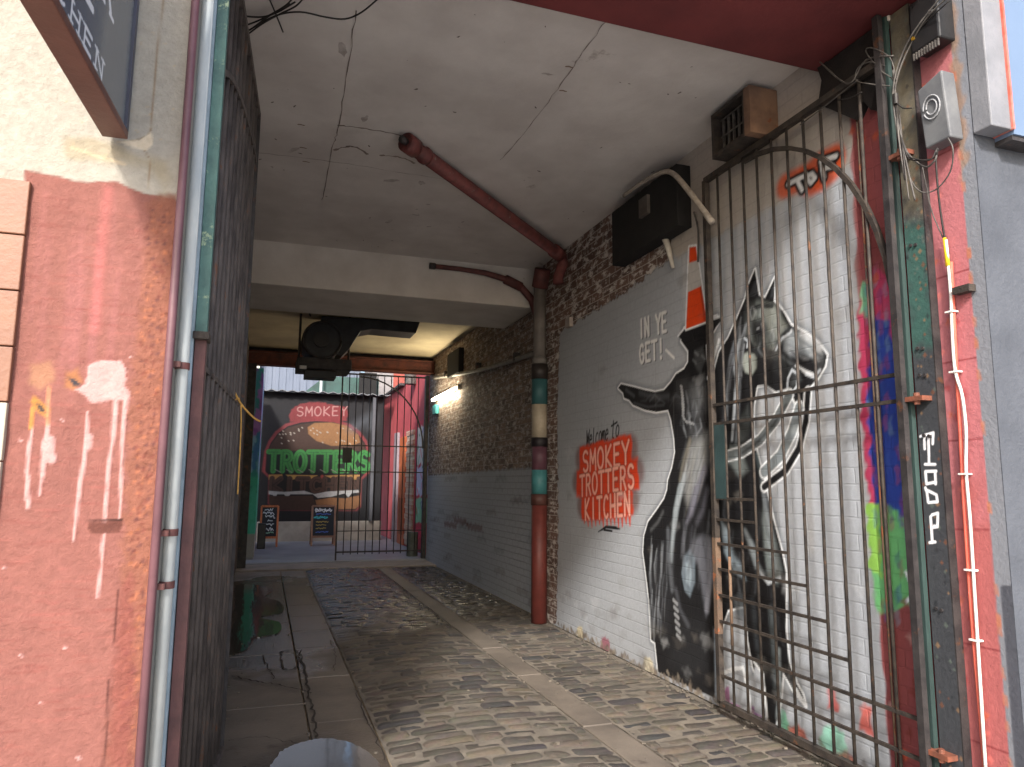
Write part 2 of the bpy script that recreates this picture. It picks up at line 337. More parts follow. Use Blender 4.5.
for n_ in water.node_tree.nodes:
    if n_.type == 'BUMP': n_.inputs['Strength'].default_value = .35
    if n_.type == 'TEX_NOISE': n_.inputs['Scale'].default_value = 3.5
water.node_tree.nodes['Principled BSDF'].inputs['Roughness'].default_value = .1
puddle('gutter_puddle', [(-.3, 7.3), (-.08, 7.6), (0.0, 8.1), (.22, 8.3), (.25, 8.9), (.05, 9.3), (.3, 9.6), (.28, 10.4), (.1, 10.9), (.2, 11.6), (-.1, 12.2), (-.35, 12.0), (-.38, 9.5)], .0085, 2)['kind'] = 'structure'

def strip_crack(paths, m, z, seed):
    V, Fc = [], []; R2 = random.Random(seed)
    for pts, w in paths:
        P = crom([Vector((on(u, v, 2, 0)[0], on(u, v, 2, 0)[1], z)) for u, v in pts], 9); P = [p+Vector((R2.uniform(-.014, .014), R2.uniform(-.02, .02), 0)) for p in P]; n0 = len(V)
        for i, p in enumerate(P):
            t = (P[min(i+1, len(P)-1)]-P[max(0, i-1)]).normalized(); n = Vector((-t.y, t.x, 0))*w*.4*R2.uniform(.3, 1)/2; V += [p-n, p+n]
        for i in range(len(P)-1): Fc.append([n0+2*i, n0+2*i+1, n0+2*i+3, n0+2*i+2])
    q = MB(); q.v, q.f = V, Fc; o = q.build('paving_cracks', m); o['kind'] = 'structure'
strip_crack([([(232, 676), (250, 681), (275, 685), (300, 690), (312, 694)], .05), ([(262, 655), (268, 668), (275, 680)], .03), ([(281, 652), (282, 668), (296, 668), (297, 652), (281, 652)], .05), ([(300, 650), (303, 668), (308, 690), (313, 715), (316, 742)], .06), ([(330, 640), (335, 655), (333, 672)], .02), ([(228, 742), (260, 738), (300, 745)], .02), ([(355, 690), (368, 720), (384, 762)], .03)], mat('crack_dirt', lin(58, 51, 45), lin(40, 36, 33), 1, 10, .3), .0065, 4)
gm = MB(); gr_ = random.Random(9)
for i in range(700):
    e = gr_.random()
    if e < .35: x = XR-abs(gr_.gauss(0, .07))-.01
    elif e < .6: x = XL+abs(gr_.gauss(0, .1))+.02
    elif e < .8: x = gr_.choice([.77, .36, 2.085, 2.325])+gr_.gauss(0, .02)
    else: x = gr_.uniform(XL, XR)
    y = 2.6+gr_.random()**1.3*9; q_ = gr_.uniform(.003, .011); zb_ = .032*max(0, 1-((x-1.43)/.65)**2)
    gm.box((x-q_, y-q_*gr_.uniform(.5, 1.2), zb_), (x+q_*gr_.uniform(.4, 1.1), y+q_, zb_+q_*gr_.uniform(.6, 1.2)), Matrix.Rotation(gr_.uniform(0, 3), 3, 'Z'))
gm.build('grit', mat('grit_stone', lin(120, 112, 100), lin(70, 65, 60), .9, 30, .2))['kind'] = 'stuff'

# ------------------------------------------------------------------ shared paints
rust = lin(118, 66, 48)
m_iron = mat('weathered_iron', lin(76, 68, 61), lin(46, 42, 41), 0.65, 14, 0.5, 90, metal=.3, spot=lin(112, 78, 56), spot_amt=0.25, spot_scale=11)
m_dark = mat('dark_iron', lin(66, 62, 62), lin(40, 38, 40), 0.6, 10, 0.4, 80, metal=.3, spot=lin(92, 62, 46), spot_amt=0.3)
m_black = mat('black_plastic', lin(30, 29, 30), lin(20, 20, 21), 0.5, 8, 0.15, 60)
m_cable = mat('grey_cable', lin(92, 88, 84), lin(60, 57, 55), 0.6, 20, 0.1)
m_dcable = mat('dark_cable', lin(42, 38, 36), lin(28, 26, 25), 0.6, 20, 0.1)
m_ceil = mat('flaking_limewash', lin(213, 208, 203), lin(193, 187, 182), 0.9, 1.6, 0.5, 9, spot=lin(158, 149, 143), spot_amt=0.12, spot_scale=2.2, stretch=(1, 1, 1))
m_redpaint = mat('oxblood_paint', lin(112, 48, 48), lin(92, 38, 39), 0.7, 2, 0.25, 30)
# ------------------------------------------------------------------ mural wall (right, near)
W = Canvas(0, XR, 2.95, 8.3, 0.0, 4.36, .01, lin(150, 152, 155)); Y0 = .0
grey = lin(168, 172, 178)
W.c[..., :3] = grey
# whitewash above the paint line, near the front
W.poly([(2.9, 3.5), (5.15, 3.5), (5.3, 3.62), (5.3, 4.5), (2.9, 4.5)], lin(176, 168, 160), .05, px=False, wob=.02)
# exposed brick above the paint line, further in
W.poly([(5.22, 4.5), (5.18, 4.0), (5.3, 3.52), (6.1, 3.44), (7.1, 3.4), (7.75, 3.38), (7.83, 2.4), (7.80, 1.2), (7.86, 0), (8.4, 0), (8.4, 4.5)], (0, 0, 0), .03, px=False, alpha=0.0, wob=.03)
W.poly([(2.9, -.1), (3.2, -.1), (3.22, 1), (3.2, 2.0), (3.24, 2.6), (3.2, 4.4), (2.9, 4.4)], lin(146, 76, 76), .02, px=False, wob=.015, f=14)
W.c[..., :3] *= (1+.05*np.sin(W.P*2.3+np.sin(W.Z*2))*np.sin(W.Z*1.7+W.P))[..., None]
# whiter vertical strokes near the gate
for k in range(13):
    y = 3.25+k*.15; W.stroke([(y, 3.6-.15*abs(math.sin(k*3))), (y+.02, 1.2+.8*abs(math.sin(k*2.1)))], .06, lin(206, 204, 202), .06, .35, px=False)
BK, DG, MG, LG, WH = lin(24, 24, 27), lin(54, 55, 59), lin(112, 116, 122), lin(176, 182, 188), lin(242, 245, 248)
# --- graffiti residue along the foot of the wall
for y, z, r, c in [(7.2, .05, .09, lin(205, 190, 150)), (6.6, .04, .12, lin(150, 70, 90)), (5.75, .05, .1, lin(215, 205, 175)), (5.2, .1, .12, lin(190, 200, 215)), (4.6, .06, .14, lin(170, 90, 150)), (4.3, .05, .1, lin(120, 60, 120)), (4.1, .1, .13, lin(120, 200, 160)), (3.9, .03, .12, lin(190, 90, 60)), (3.6, .12, .12, lin(150, 215, 190)), (3.5, .02, .1, lin(170, 80, 50)), (3.35, .35, .05, lin(210, 80, 60)), (3.6, .4, .04, lin(210, 80, 70))]:
    W.poly([(y-r, z-.1), (y-r*.6, z+r*.6), (y, z+r*.8), (y+r*.8, z+r*.4), (y+r, z-.1)], c, .03, .8, px=False, wob=.02)
# --- rider and horse: pale halo, black masses, then greys
body = [(681, 341), (688, 351), (688, 362), (684, 369), (676, 374), (671, 382), (664, 390), (655, 392), (645, 390), (634, 387), (621, 384), (618, 388), (623, 393), (624, 398), (629, 400), (633, 405), (645, 410), (656, 412), (668, 410), (671, 420), (674, 438), (675, 452), (672, 468), (668, 480), (667, 490), (664, 499), (656, 511), (648, 522), (644, 536), (643, 552), (646, 575), (649, 600), (651, 640), (655, 643), (658, 672), (690, 688), (715, 698), (718, 640), (728, 610), (745, 606), (748, 640), (753, 668), (764, 690), (768, 722), (775, 728), (781, 700), (783, 672), (793, 690), (806, 706), (803, 695), (796, 682), (789, 662), (786, 630), (786, 594), (786, 572), (782, 552), (773, 518), (765, 484), (757, 452), (753, 430), (754, 405), (757, 386), (766, 384), (776, 392), (788, 388), (796, 404), (801, 413), (807, 406), (809, 388), (818, 378), (825, 366), (827, 355), (818, 343), (805, 333), (791, 325), (783, 311), (774, 301), (775, 277), (769, 290), (765, 298), (759, 295), (755, 269), (748, 286), (745, 299), (737, 318), (728, 338), (719, 352), (714, 372), (708, 376), (706, 345), (719, 322), (717, 316), (684, 328)]
halo = W.w(body); hl = halo+[halo[0]]
kb = body.index((658, 672))
hl = halo[kb+2:]+halo[:kb+1]
W.stroke(hl, .085, lin(128, 134, 140), .06, .8, px=False); W.stroke(hl, .028, WH, .014, px=False)
W.poly(body, BK, .012)
W.stroke([(726, 672), (734, 669), (743, 668), (749, 695), (750, 711)], .03, WH, .012); W.poly([(728, 674), (742, 670), (749, 709), (730, 702)], grey, .02)
W.poly([(755, 664), (762, 672), (766, 718), (755, 712), (752, 690)], grey, .02); W.stroke([(754, 662), (763, 674), (767, 716)], .02, WH, .012)
W.poly([(714, 630), (719, 618), (722, 640), (724, 704), (715, 699)], lin(128, 140, 152), .03)
W.stroke([(719, 340), (713, 360), (708, 378)], .03, WH, .012)
# hat and cone
W.poly([(678, 336), (684, 329), (718, 317), (722, 320), (717, 326), (684, 343)], BK, .012); W.stroke([(678, 336), (684, 328.5), (719, 316.5)], .02, WH, .01, .8)
cone = [(686, 329), (707, 321), (696, 246), (689, 247)]
W.stroke(W.w(cone+[cone[0]]), .03, WH, .012, px=False)
OR = lin(232, 74, 22)
W.poly(cone, lin(190, 186, 182), .01); W.poly([(686, 329), (707, 321), (701, 286), (688, 292)], OR, .012); W.poly([(689.3, 263), (697.5, 260), (695.8, 246.5), (689.5, 247.5)], OR, .01)
W.poly([(704, 322), (707, 321), (701, 286), (699.5, 287)], lin(170, 50, 18), .015, .7)
# rider shading
W.poly([(694, 352), (703, 346), (705, 362), (700, 374), (695, 366)], lin(70, 72, 74), .05, .8)
W.poly([(676, 380), (688, 376), (690, 400), (684, 412), (674, 404)], lin(60, 61, 64), .12, .7); W.poly([(690, 424), (704, 420), (706, 436), (694, 444), (688, 436)], lin(76, 77, 79), .08, .7)
W.poly([(650, 560), (668, 540), (676, 580), (668, 640), (654, 625)], lin(44, 45, 49), .12, .6); W.poly([(676, 620), (704, 622), (708, 670), (690, 676), (668, 662)], lin(38, 39, 42), .15, .7)
for p in [(695, 352), (702, 356), (693, 360)]: W.stroke([p, (p[0]+3, p[1]+3)], .02, lin(120, 124, 126), .03, .5)
W.poly([(690, 385), (700, 378), (706, 385), (706, 410), (699, 420), (692, 412), (688, 398)], lin(86, 88, 90), .12, .8)
W.poly([(697, 390), (702, 388), (703, 402), (698, 406)], lin(120, 122, 124), .08, .7)
for i in range(16):
    t = i/15; u = 680.5+2*math.sin(t*3)+(t > .7)*(t-.7)*38; v = 386+t*44-(t > .8)*(t-.8)*35
    W.stroke([(u, v), (u+1.4, v+1)], .022, lin(150, 152, 154), .012, .8)
W.stroke([(640, 393), (655, 398), (668, 396)], .05, lin(74, 76, 80), .06, .7); W.stroke([(626, 390), (634, 396)], .03, lin(90, 92, 96), .04, .7)
W.stroke([(634, 403), (648, 407), (664, 405)], .02, lin(80, 82, 86), .03, .7)
W.poly([(689, 447), (698, 438), (707, 434), (707, 462), (699, 478), (694, 492), (688, 505), (684, 492), (683, 470)], lin(132, 134, 134), .14, .95)
W.stroke([(684, 476), (680, 490), (676, 510), (673, 535), (671, 560)], [.05, .07, .07, .06, .04], lin(150, 160, 166), .05, .95)
W.stroke([(690, 440), (684, 460), (680, 480)], .04, lin(110, 106, 96), .04, .7)
W.stroke([(704, 470), (697, 490), (691, 512), (687, 522)], [.07, .09, .06, .02], lin(112, 112, 124), .07, .95)
W.stroke([(707, 490), (703, 510), (697, 522)], .05, lin(80, 80, 88), .06, .8)
W.poly([(688, 553), (695, 538), (705, 534), (711, 560), (710, 590), (706, 616), (702, 590), (698, 565)], lin(96, 98, 106), .07, .9)
W.stroke([(709, 540), (711, 575), (707, 610)], .05, lin(128, 130, 140), .05, .8)
W.poly([(684, 556), (690, 550), (695, 558), (695, 582), (690, 597), (684, 590), (681, 572)], lin(104, 116, 126), .04, .95)
W.poly([(686, 563), (690, 560), (692, 572), (690, 586), (686, 582)], lin(146, 160, 170), .04, .95)
W.stroke([(682, 556), (680, 575), (684, 594), (690, 602)], .03, BK, .02)
W.stroke([(676, 590), (680, 610), (688, 625)], .05, lin(74, 76, 82), .05, .8)
for (u0, u1, c) in ((649, 652, MG), (655, 656, DG), (660, 657, MG), (664, 661, DG)):
    W.stroke([(u0+3, 545), (u0+1, 575), (u1+1, 610), (u1+1, 632)], [.015, .035, .03, .01], c, .03, .8)
W.stroke([(651, 530), (658, 522), (663, 512)], .03, lin(84, 86, 88), .04, .8); W.stroke([(668, 530), (669, 560), (672, 590)], [.05, .06, .04], lin(96, 100, 106), .05, .8)
for i in range(6): W.stroke([(673.5+i*.7, 600+i*7), (677+i*.7, 604+i*7)], .03, lin(135, 137, 140), .02, .9)
def hair(n, f, w, cols, a, seed):
    q_ = random.Random(seed)
    for i in range(n):
        pts = f(q_); W.stroke(pts, [w*.3, w*q_.uniform(.6, 1.3), w*.2], q_.choice(cols), w*2.2, a*.75*q_.uniform(.5, 1))
def f1(q_): u = q_.uniform(650, 668); v = q_.uniform(535, 600); d = q_.uniform(20, 50); return [(u, v), (u-1.5+q_.uniform(-1, 1), v+d*.5), (u-1+q_.uniform(-1.5, 1.5), v+d)]
hair(46, f1, .016, [MG, DG, BK, LG, BK], .8, 1)
def f2(q_): u = q_.uniform(686, 706); v = q_.uniform(440, 480); return [(u, v), (u-3, v+q_.uniform(10, 18)), (u-8, v+q_.uniform(25, 42))]
hair(34, f2, .018, [LG, MG, BK, DG, lin(130, 124, 112)], .6, 2)
def f3(q_): u = q_.uniform(682, 704); v = q_.uniform(384, 425); return [(u, v), (u+q_.uniform(-3, 3), v+8), (u+q_.uniform(-4, 4), v+16)]
hair(40, f3, .018, [MG, DG, BK, LG, BK], .55, 3)
def f4(q_): u = q_.uniform(672, 712); v = q_.uniform(500, 560); return [(u, v), (u-2+q_.uniform(-2, 2), v+15), (u-3+q_.uniform(-3, 3), v+34)]
hair(44, f4, .022, [MG, DG, BK, BK, lin(120, 122, 134)], .55, 4)
def f5(q_): u = q_.uniform(640, 672); return [(u, 392+(u-640)*.12+q_.uniform(0, 12)), (u+5, 396+q_.uniform(-2, 6)), (u+10, 396+q_.uniform(-2, 8))]
hair(16, f5, .016, [DG, MG, BK], .55, 5)
# horse head
W.poly([(746, 305), (757, 300), (772, 304), (780, 314), (788, 328), (780, 345), (770, 356), (758, 352), (748, 340), (744, 320)], lin(96, 101, 98), .06, .95)
W.poly([(762, 304), (774, 305), (786, 326), (779, 338), (768, 330)], lin(134, 138, 132), .06, .8)
W.poly([(784, 330), (796, 330), (812, 341), (823, 354), (822, 362), (806, 356), (792, 358), (784, 350)], lin(124, 130, 134), .05, .95)
W.poly([(790, 350), (800, 352), (812, 360), (820, 366), (812, 374), (800, 370), (792, 362)], BK, .04, .9)
W.poly([(812, 348), (824, 357), (824, 366), (818, 372), (812, 360)], lin(70, 72, 74), .03, .8)
W.stroke([(806, 374), (814, 377), (820, 370)], .02, LG, .015)
W.poly([(770, 352), (784, 356), (796, 366), (802, 380), (792, 386), (780, 380), (772, 370)], lin(84, 88, 90), .05, .85)
W.poly([(744, 354), (752, 350), (757, 358), (757, 368), (752, 375), (745, 372), (742, 363)], lin(150, 156, 150), .03, .95)
W.poly([(756, 326), (762, 324), (765, 330), (762, 336), (756, 334)], BK, .02); W.stroke([(756, 324), (763, 322)], .02, lin(90, 92, 92), .02)
W.stroke([(757, 329), (759, 328)], .015, WH, .01)
W.poly([(757, 348), (768, 352), (784, 362), (796, 376), (790, 388), (776, 390), (760, 386), (756, 370)], BK, .07, .85)
W.poly([(751, 320), (762, 319), (767, 328), (765, 342), (770, 352), (762, 356), (755, 345), (750, 332)], BK, .07, .8); W.poly([(746, 302), (756, 300), (752, 316), (746, 330), (741, 326)], BK, .05, .7)
W.stroke([(796, 366), (806, 372), (816, 376)], .02, WH, .02, .8); W.stroke([(791, 331), (780, 340), (773, 352)], .02, WH, .02, .7); W.stroke([(802, 334), (812, 340), (820, 348)], .04, WH, .05, .6)
W.stroke([(743, 340), (749, 344), (752, 350)], .05, BK, .03); W.stroke([(744, 338), (748, 341), (747, 347)], .018, LG, .012)
for pts in ([(774, 352), (780, 338), (789, 330)], [(746, 310), (760, 306), (772, 306)], [(770, 352), (788, 366), (800, 372)], [(752, 350), (766, 356), (778, 350)]):
    W.stroke(pts, .035, lin(38, 40, 42), .02, .9)
W.stroke([(776, 350), (782, 338), (790, 333)], .014, LG, .012, .9)
W.poly([(758, 372), (774, 372), (788, 384), (776, 390), (762, 383)], BK, .03)
W.stroke([(788, 378), (792, 370), (798, 374), (797, 386), (792, 393), (787, 390), (788, 378)], .018, LG, .01)
W.poly([(755, 280), (758, 292), (754, 297), (749, 296)], DG, .02); W.poly([(773, 284), (774, 296), (770, 298)], DG, .02)
for k, (a, b2, c2) in enumerate([((741, 318), (730, 360), (724, 420)), ((738, 330), (728, 380), (720, 440)), ((744, 345), (736, 390), (732, 440)), ((741, 372), (738, 410), (736, 450))]):
    W.stroke([a, b2, c2], [.015, .04, .02], (MG, DG, LG, MG)[k], .03, .75)
W.poly([(738, 420), (748, 405), (751, 425), (746, 440), (734, 450)], lin(66, 70, 70), .06, .8)
# chest and legs
W.poly([(730, 445), (742, 450), (748, 470), (740, 478), (728, 462)], lin(110, 118, 118), .06, .8)
W.poly([(764, 500), (770, 520), (777, 545), (782, 570), (778, 585), (768, 580), (764, 550), (762, 520)], lin(108, 116, 116), .05, .95)
W.stroke([(757, 455), (762, 480), (766, 510)], .03, lin(80, 92, 96), .04, .8)
W.poly([(721, 520), (728, 530), (734, 555), (742, 566), (746, 580), (734, 572), (724, 552)], lin(128, 142, 152), .05, .9)
W.stroke([(745, 530), (752, 548), (757, 566), (764, 574)], [.02, .07, .05, .02], lin(130, 138, 142), .05, .85)
W.stroke([(760, 572), (768, 583), (780, 578)], .025, LG, .02)
W.poly([(733, 600), (740, 590), (746, 600), (745, 618), (738, 622)], lin(74, 80, 84), .05, .8)
W.stroke([(752, 600), (756, 640), (760, 660)], .05, lin(50, 54, 58), .05, .8); W.stroke([(771, 610), (774, 650), (776, 690)], [.06, .05, .05], lin(72, 78, 80), .05, .85)
W.stroke([(779, 650), (780, 690), (777, 718)], .03, lin(130, 138, 140), .03, .8)
W.stroke([(796, 690), (805, 705)], .03, WH, .012, .9)
def f6(q_): t = q_.random(); u = 744-t*18; v = 318+t*60; d = q_.uniform(25, 60); return [(u+q_.uniform(-2, 5), v), (u-2+q_.uniform(-2, 2), v+d*.5), (u-3+q_.uniform(-2, 4), v+d)]
hair(46, f6, .016, [LG, MG, BK, BK, DG], .7, 6)
def f7(q_): u = q_.uniform(757, 770); v = q_.uniform(470, 545); return [(u+(v-470)*.09, v), (u+3+(v-470)*.1, v+16), (u+6+(v-470)*.1, v+30)]
hair(30, f7, .02, [LG, MG, BK, DG], .5, 7)
def f8(q_): u = q_.uniform(748, 782); v = q_.uniform(304, 345); return [(u, v), (u+q_.uniform(-2, 3), v+6), (u+q_.uniform(-3, 4), v+12)]
hair(26, f8, .016, [LG, MG, DG, WH], .35, 8)
def f9(q_): u = q_.uniform(786, 820); v = q_.uniform(332, 356); return [(u, v), (u+4, v+q_.uniform(1, 4)), (u+9, v+q_.uniform(3, 8))]
hair(22, f9, .016, [LG, MG, WH, DG], .4, 9)
def f10(q_): u = q_.uniform(722, 780); v = q_.uniform(500, 650); return [(u, v), (u+q_.uniform(-2, 4), v+14), (u+q_.uniform(-2, 6), v+30)]
hair(30, f10, .02, [DG, MG, BK], .4, 10)
# lift the mid greys of the figure: the spray paint is lighter than the undercoat
slb = W.win(halo, 0); P__, Z__ = W.P[slb], W.Z[slb]; ins = np.zeros(P__.shape, bool)
for i in range(len(halo)):
    (x0, y0), (x1, y1) = halo[i], halo[(i+1) % len(halo)]
    if y0 != y1: ins ^= ((y0 > Z__) != (y1 > Z__)) & (P__ < (x1-x0)*(Z__-y0)/(y1-y0)+x0)
sub = W.c[slb][..., :3]; lum = sub.mean(2, keepdims=True); W.c[slb][..., :3] = np.where(ins[..., None] & (sub.max(2, keepdims=True)-sub.min(2, keepdims=True) < .2), sub*(1+.3*ss(lum/.15)*(1-ss((lum-.3)/.5))), sub)
# reins
for c, w in ((WH, .075), (BK, .05)): W.stroke([(808, 392), (806, 420), (799, 448), (786, 470), (764, 487)], w, c, .014)
for c, w in ((WH, .1), (lin(128, 136, 140), .075)): W.stroke([(799, 408), (792, 432), (780, 456), (764, 472)], w, c, .014)
for c, w in ((WH, .09), (lin(104, 110, 112), .07)): W.stroke([(789, 395), (776, 420), (760, 440), (742, 452), (728, 456)], w, c, .014)
W.stroke([(786, 405), (774, 424), (758, 442), (742, 453)], .02, lin(60, 62, 64), .02, .8)
# hidden edge of the horse's lead, wall colour between the straps
# lettering on the wall
GREYL = lin(232, 232, 230)
W.text('IN YE', (640.6, 339), (667.6, 331.5), .165, .026, lin(96, 97, 100), .012, jit=.03); W.text('IN YE', (639.5, 338), (666.5, 330.5), .165, .032, GREYL, .012, jit=.03)
W.text('GET!', (640.6, 364), (664.5, 358), .165, .026, lin(96, 97, 100), .012, jit=.03); W.text('GET!', (639.5, 363), (663.5, 357), .165, .032, GREYL, .012, jit=.03)
W.stroke([(666, 350), (674, 358)], .025, GREYL, .01)
W.text('Welcome', (586, 447), (608, 440), .17, .02, BK, .01, gap=.1, slant=.15); W.text('to', (611, 439), (619, 436), .17, .02, BK, .01, gap=.1, slant=.15)
orange_ground = lin(226, 66, 22)  # orange spray ground behind the lettering
for (a, b2, h) in (((582, 470), (629, 461), .24), ((579, 494), (635, 485), .24), ((584, 518), (630, 512), .24)):
    A, B = W.w([a, b2]); W.stroke([(A[0]+.04, A[1]+h/2), (B[0]-.04, B[1]+h/2)], .27, lin(110, 44, 30), .10, .6, px=False)
for (a, b2, h) in (((582, 470), (629, 461), .24), ((579, 494), (635, 485), .24), ((584, 518), (630, 512), .24)):
    A, B = W.w([a, b2]); W.poly([(A[0]+.07, A[1]-.03), (A[0]+.05, A[1]+h+.01), (B[0]-.05, B[1]+h+.01), (B[0]-.07, B[1]-.03)], orange_ground, .05, .97, px=False, wob=.02, f=18)
for i in range(13):
    u = 584+i*3.8; W.stroke([(u, 517), (u+.4, 523+4*abs(math.sin(i*2.3)))], [.05, .02], orange_ground, .02, .9)
for (t, a, b2, h) in (('SMOKEY', (583, 472), (629, 463), .21), ('TROTTERS', (580, 496), (634, 487.5), .21), ('KITCHEN', (585, 520), (630, 514.5), .21)):
    W.text(t, a, b2, h, .05, lin(120, 30, 20), .02, a=.6); W.text(t, a, b2, h, .034, lin(252, 186, 168), .016, jit=.01)
W.stroke([(598, 532), (606, 527), (616, 528), (620, 529)], [.01, .03, .03, .01], BK, .01); W.stroke([(604, 530), (612, 531)], .02, BK, .01)
# orange tag by the gate top
for p in ([(785, 186), (800, 179), (812, 183)], [(806, 178), (820, 165), (834, 158)], [(822, 178), (831, 170), (835, 162)]): W.stroke(p, .17, lin(214, 84, 34), .06, .85)
for w, c in ((.075, BK), (.032, lin(225, 225, 225))):
    for p in ([(788, 184), (796, 180), (806, 175)], [(797, 180), (802, 190)], [(806, 178), (811, 183), (815, 178), (812, 174), (807, 176)], [(822, 161), (836, 156)], [(821, 161), (824, 178)], [(822, 169), (832, 166)]):
        W.stroke(p, w, c, .015)
# coloured graffiti strip near the jamb
def yz(y, z): return (y, z)
for pts, c in (([(3.26, 1.95), (3.24, 2.6), (3.14, 2.85), (3.0, 2.75), (2.96, 2.2), (3.05, 1.4), (3.24, 1.3)], lin(186, 62, 96)), ([(3.2, 1.4), (3.21, 2.1), (3.13, 2.55), (3.02, 2.5), (2.95, 1.9), (2.94, 1.35)], lin(46, 70, 158)),
               ([(3.22, 2.6), (3.2, 2.8), (3.12, 2.7), (3.15, 2.55)], lin(124, 184, 144)), ([(3.24, .9), (3.25, 1.45), (3.12, 1.5), (2.94, 1.4), (2.94, 1.0), (3.1, .95)], lin(112, 186, 120)), ([(3.26, 1.15), (3.26, 1.5), (3.17, 1.5), (3.18, 1.1)], lin(150, 204, 92))):
    W.poly(pts, c, .03, px=False, wob=.02)
for i in range(70):
    y, z = random.uniform(2.96, 3.2), random.uniform(.9, 2.8); W.poly([(y-.015, z-.03), (y-.01, z+.06), (y+.02, z+.03), (y+.01, z-.05)], random.choice([lin(60, 90, 170), lin(36, 50, 120), lin(170, 80, 110), lin(120, 150, 170), lin(150, 60, 80)]), .02, .4, px=False, wob=.01, f=50)
W.stroke([(3.02, 1.15), (2.97, 1.05), (3.03, 1.0)], .02, WH, .01, px=False)
for i in range(26):
    y, z = random.uniform(2.96, 3.2), random.choice([random.uniform(0, 1.0), random.uniform(2.7, 4)]); W.poly([(y-.02, z), (y, z+.03), (y+.03, z), (y, z-.03)], random.choice([lin(205, 160, 150), lin(120, 50, 40), lin(200, 90, 60)]), .02, .7, px=False, wob=.012)
# dark hole behind the broken corner at the top
for i in range(120):
    y, z = random.uniform(3.2, 7.8), random.choice([random.uniform(0, .5), random.uniform(0, 3.4)]); w0 = random.uniform(.02, .12)
    W.poly([(y-w0, z), (y-w0*.3, z+w0*.6), (y+w0, z+w0*.2), (y+w0*.4, z-w0*.7)], random.choice([lin(128, 124, 118), lin(200, 202, 204), lin(110, 104, 98)]), .06, random.uniform(.1, .35), px=False, wob=.02, f=30)
for i in range(40):
    y = random.uniform(3.2, 7.8); z = random.uniform(.5, 3.3); W.stroke([(y, z), (y+.01, z-random.uniform(.1, .5))], [.012, .004], lin(120, 118, 116), .015, .3, px=False)
for i in range(260):
    y = random.uniform(3.15, 7.8); z = abs(random.gauss(0, .035)); W.poly([(y-.03, z-.02), (y, z+.025), (y+.03, z), (y, z-.03)], random.choice([lin(120, 108, 96), lin(96, 88, 80), lin(150, 140, 126)]), .02, .6, px=False, wob=.01, f=60)
W.mottle(.05, 3, 3)
rel = np.zeros_like(W.P)
mw = empty('mural_wall', (XR, 5.5, 0), 'painted brick wall with a mural of a pointing rider in a traffic cone hat on a horse', 'wall')
m_mural = attrmat('painted_brick', rough=0.7, plane='yz', brick=(lin(122, 96, 86), lin(88, 70, 64), lin(180, 172, 164), lin(206, 200, 194)), bump=0.35, amt=0.10, bw=.27, bh=.095, brickbump=.3, joint=.93)
W.build('painted_face', m_mural, mw, flip=True)
m_core = mat('brick_core', lin(96, 66, 56), lin(70, 50, 44), 0.9, 6, 0.4, 30)
MB().box((XR+.012, 2.96, 0), (XR+.34, 8.29, 4.34)).build('brick_core', m_core, mw)
# lime plaster lip at the top of the whitewash
# ------------------------------------------------------------------ far brick wall (right)
B = Canvas(0, XR, 8.3, 14.9, 0, 4.3, .025, (0, 0, 0), 0.0)
B.c[..., :3] = lin(100, 106, 118)
B.poly([(8.2, -.1), (15, -.1), (15, 1.74), (12, 1.77), (10, 1.79), (8.2, 1.8)], lin(174, 180, 190), .04, px=False, alpha=1.0, wob=.02)
for i in range(40):
    y, z = random.uniform(8.4, 14.8), random.uniform(.02, 1.7); B.poly([(y-.25, z-.02), (y-.2, z+.05), (y+.22, z+.04), (y+.28, z-.04)], random.choice([lin(92, 66, 60), lin(150, 156, 165), lin(84, 90, 100)]), .06, .3, px=False, wob=.03)
for y, z in ((12.2, .95), (11.3, .9), (12.9, .85)): B.poly([(y-.5, z-.05), (y-.4, z+.05), (y+.5, z+.04), (y+.4, z-.06)], lin(110, 66, 58), .05, .6, px=False, wob=.03)
bw_ = empty('brick_wall', (XR, 11.5, 0), 'bare brown brick wall with its lower part painted blue grey, beyond the drainpipe', 'wall')
B.build('brick_face', attrmat('half_painted_brick', rough=0.75, plane='yz', brick=(lin(142, 120, 106), lin(98, 82, 76), lin(176, 168, 160), lin(196, 188, 182)), bump=0.4, amt=.15, bw=.23, bh=.085, brickbump=.9, joint=.78), bw_, flip=True)
MB().box((XR+.012, 8.3, 0), (XR+.34, 14.9, 4.3)).build('brick_core', m_core, bw_)
# ------------------------------------------------------------------ left passage wall, ceilings, beams
MB().box((XL-.35, 2.86, 0), (XL, 14.9, 4.5)).build('passage_side_wall', mat('dark_brown_plaster', lin(92, 82, 76), lin(66, 58, 55), 0.9, 3, 0.4, 30))  # plain dark brown plaster tones
tag(bpy.data.objects['passage_side_wall'], 'dark brown plaster wall running behind the opened left gate leaf', 'wall')
ce = MB().box((XL-.3, 3.44, 4.34), (XR+.34, 8.6, 4.7)).build('ceiling', m_ceil); ce['kind'] = 'structure'
m_ceil2 = mat('lamp_lit_limewash', lin(206, 192, 160), lin(180, 165, 138), 0.9, 1.5, 0.3, 25)  # strip light's warm cast mixed into the rear ceiling colour
c2 = MB().box((XL-.3, 9.82, 4.17), (XR+.34, 14.9, 4.7)).build('rear_ceiling', m_ceil2); c2['kind'] = 'structure'
tag(MB().box((XL-.3, 8.5, 3.83), (XR-.002, 9.84, 4.8)).build('concrete_beam', mat('beam_plaster', lin(210, 205, 198), lin(190, 184, 176), 0.9, 2, 0.3, 25, spot=lin(130, 112, 98), spot_amt=0.0), bevel=.012), 'thick whitewashed beam crossing the middle of the passage ceiling', 'beam')
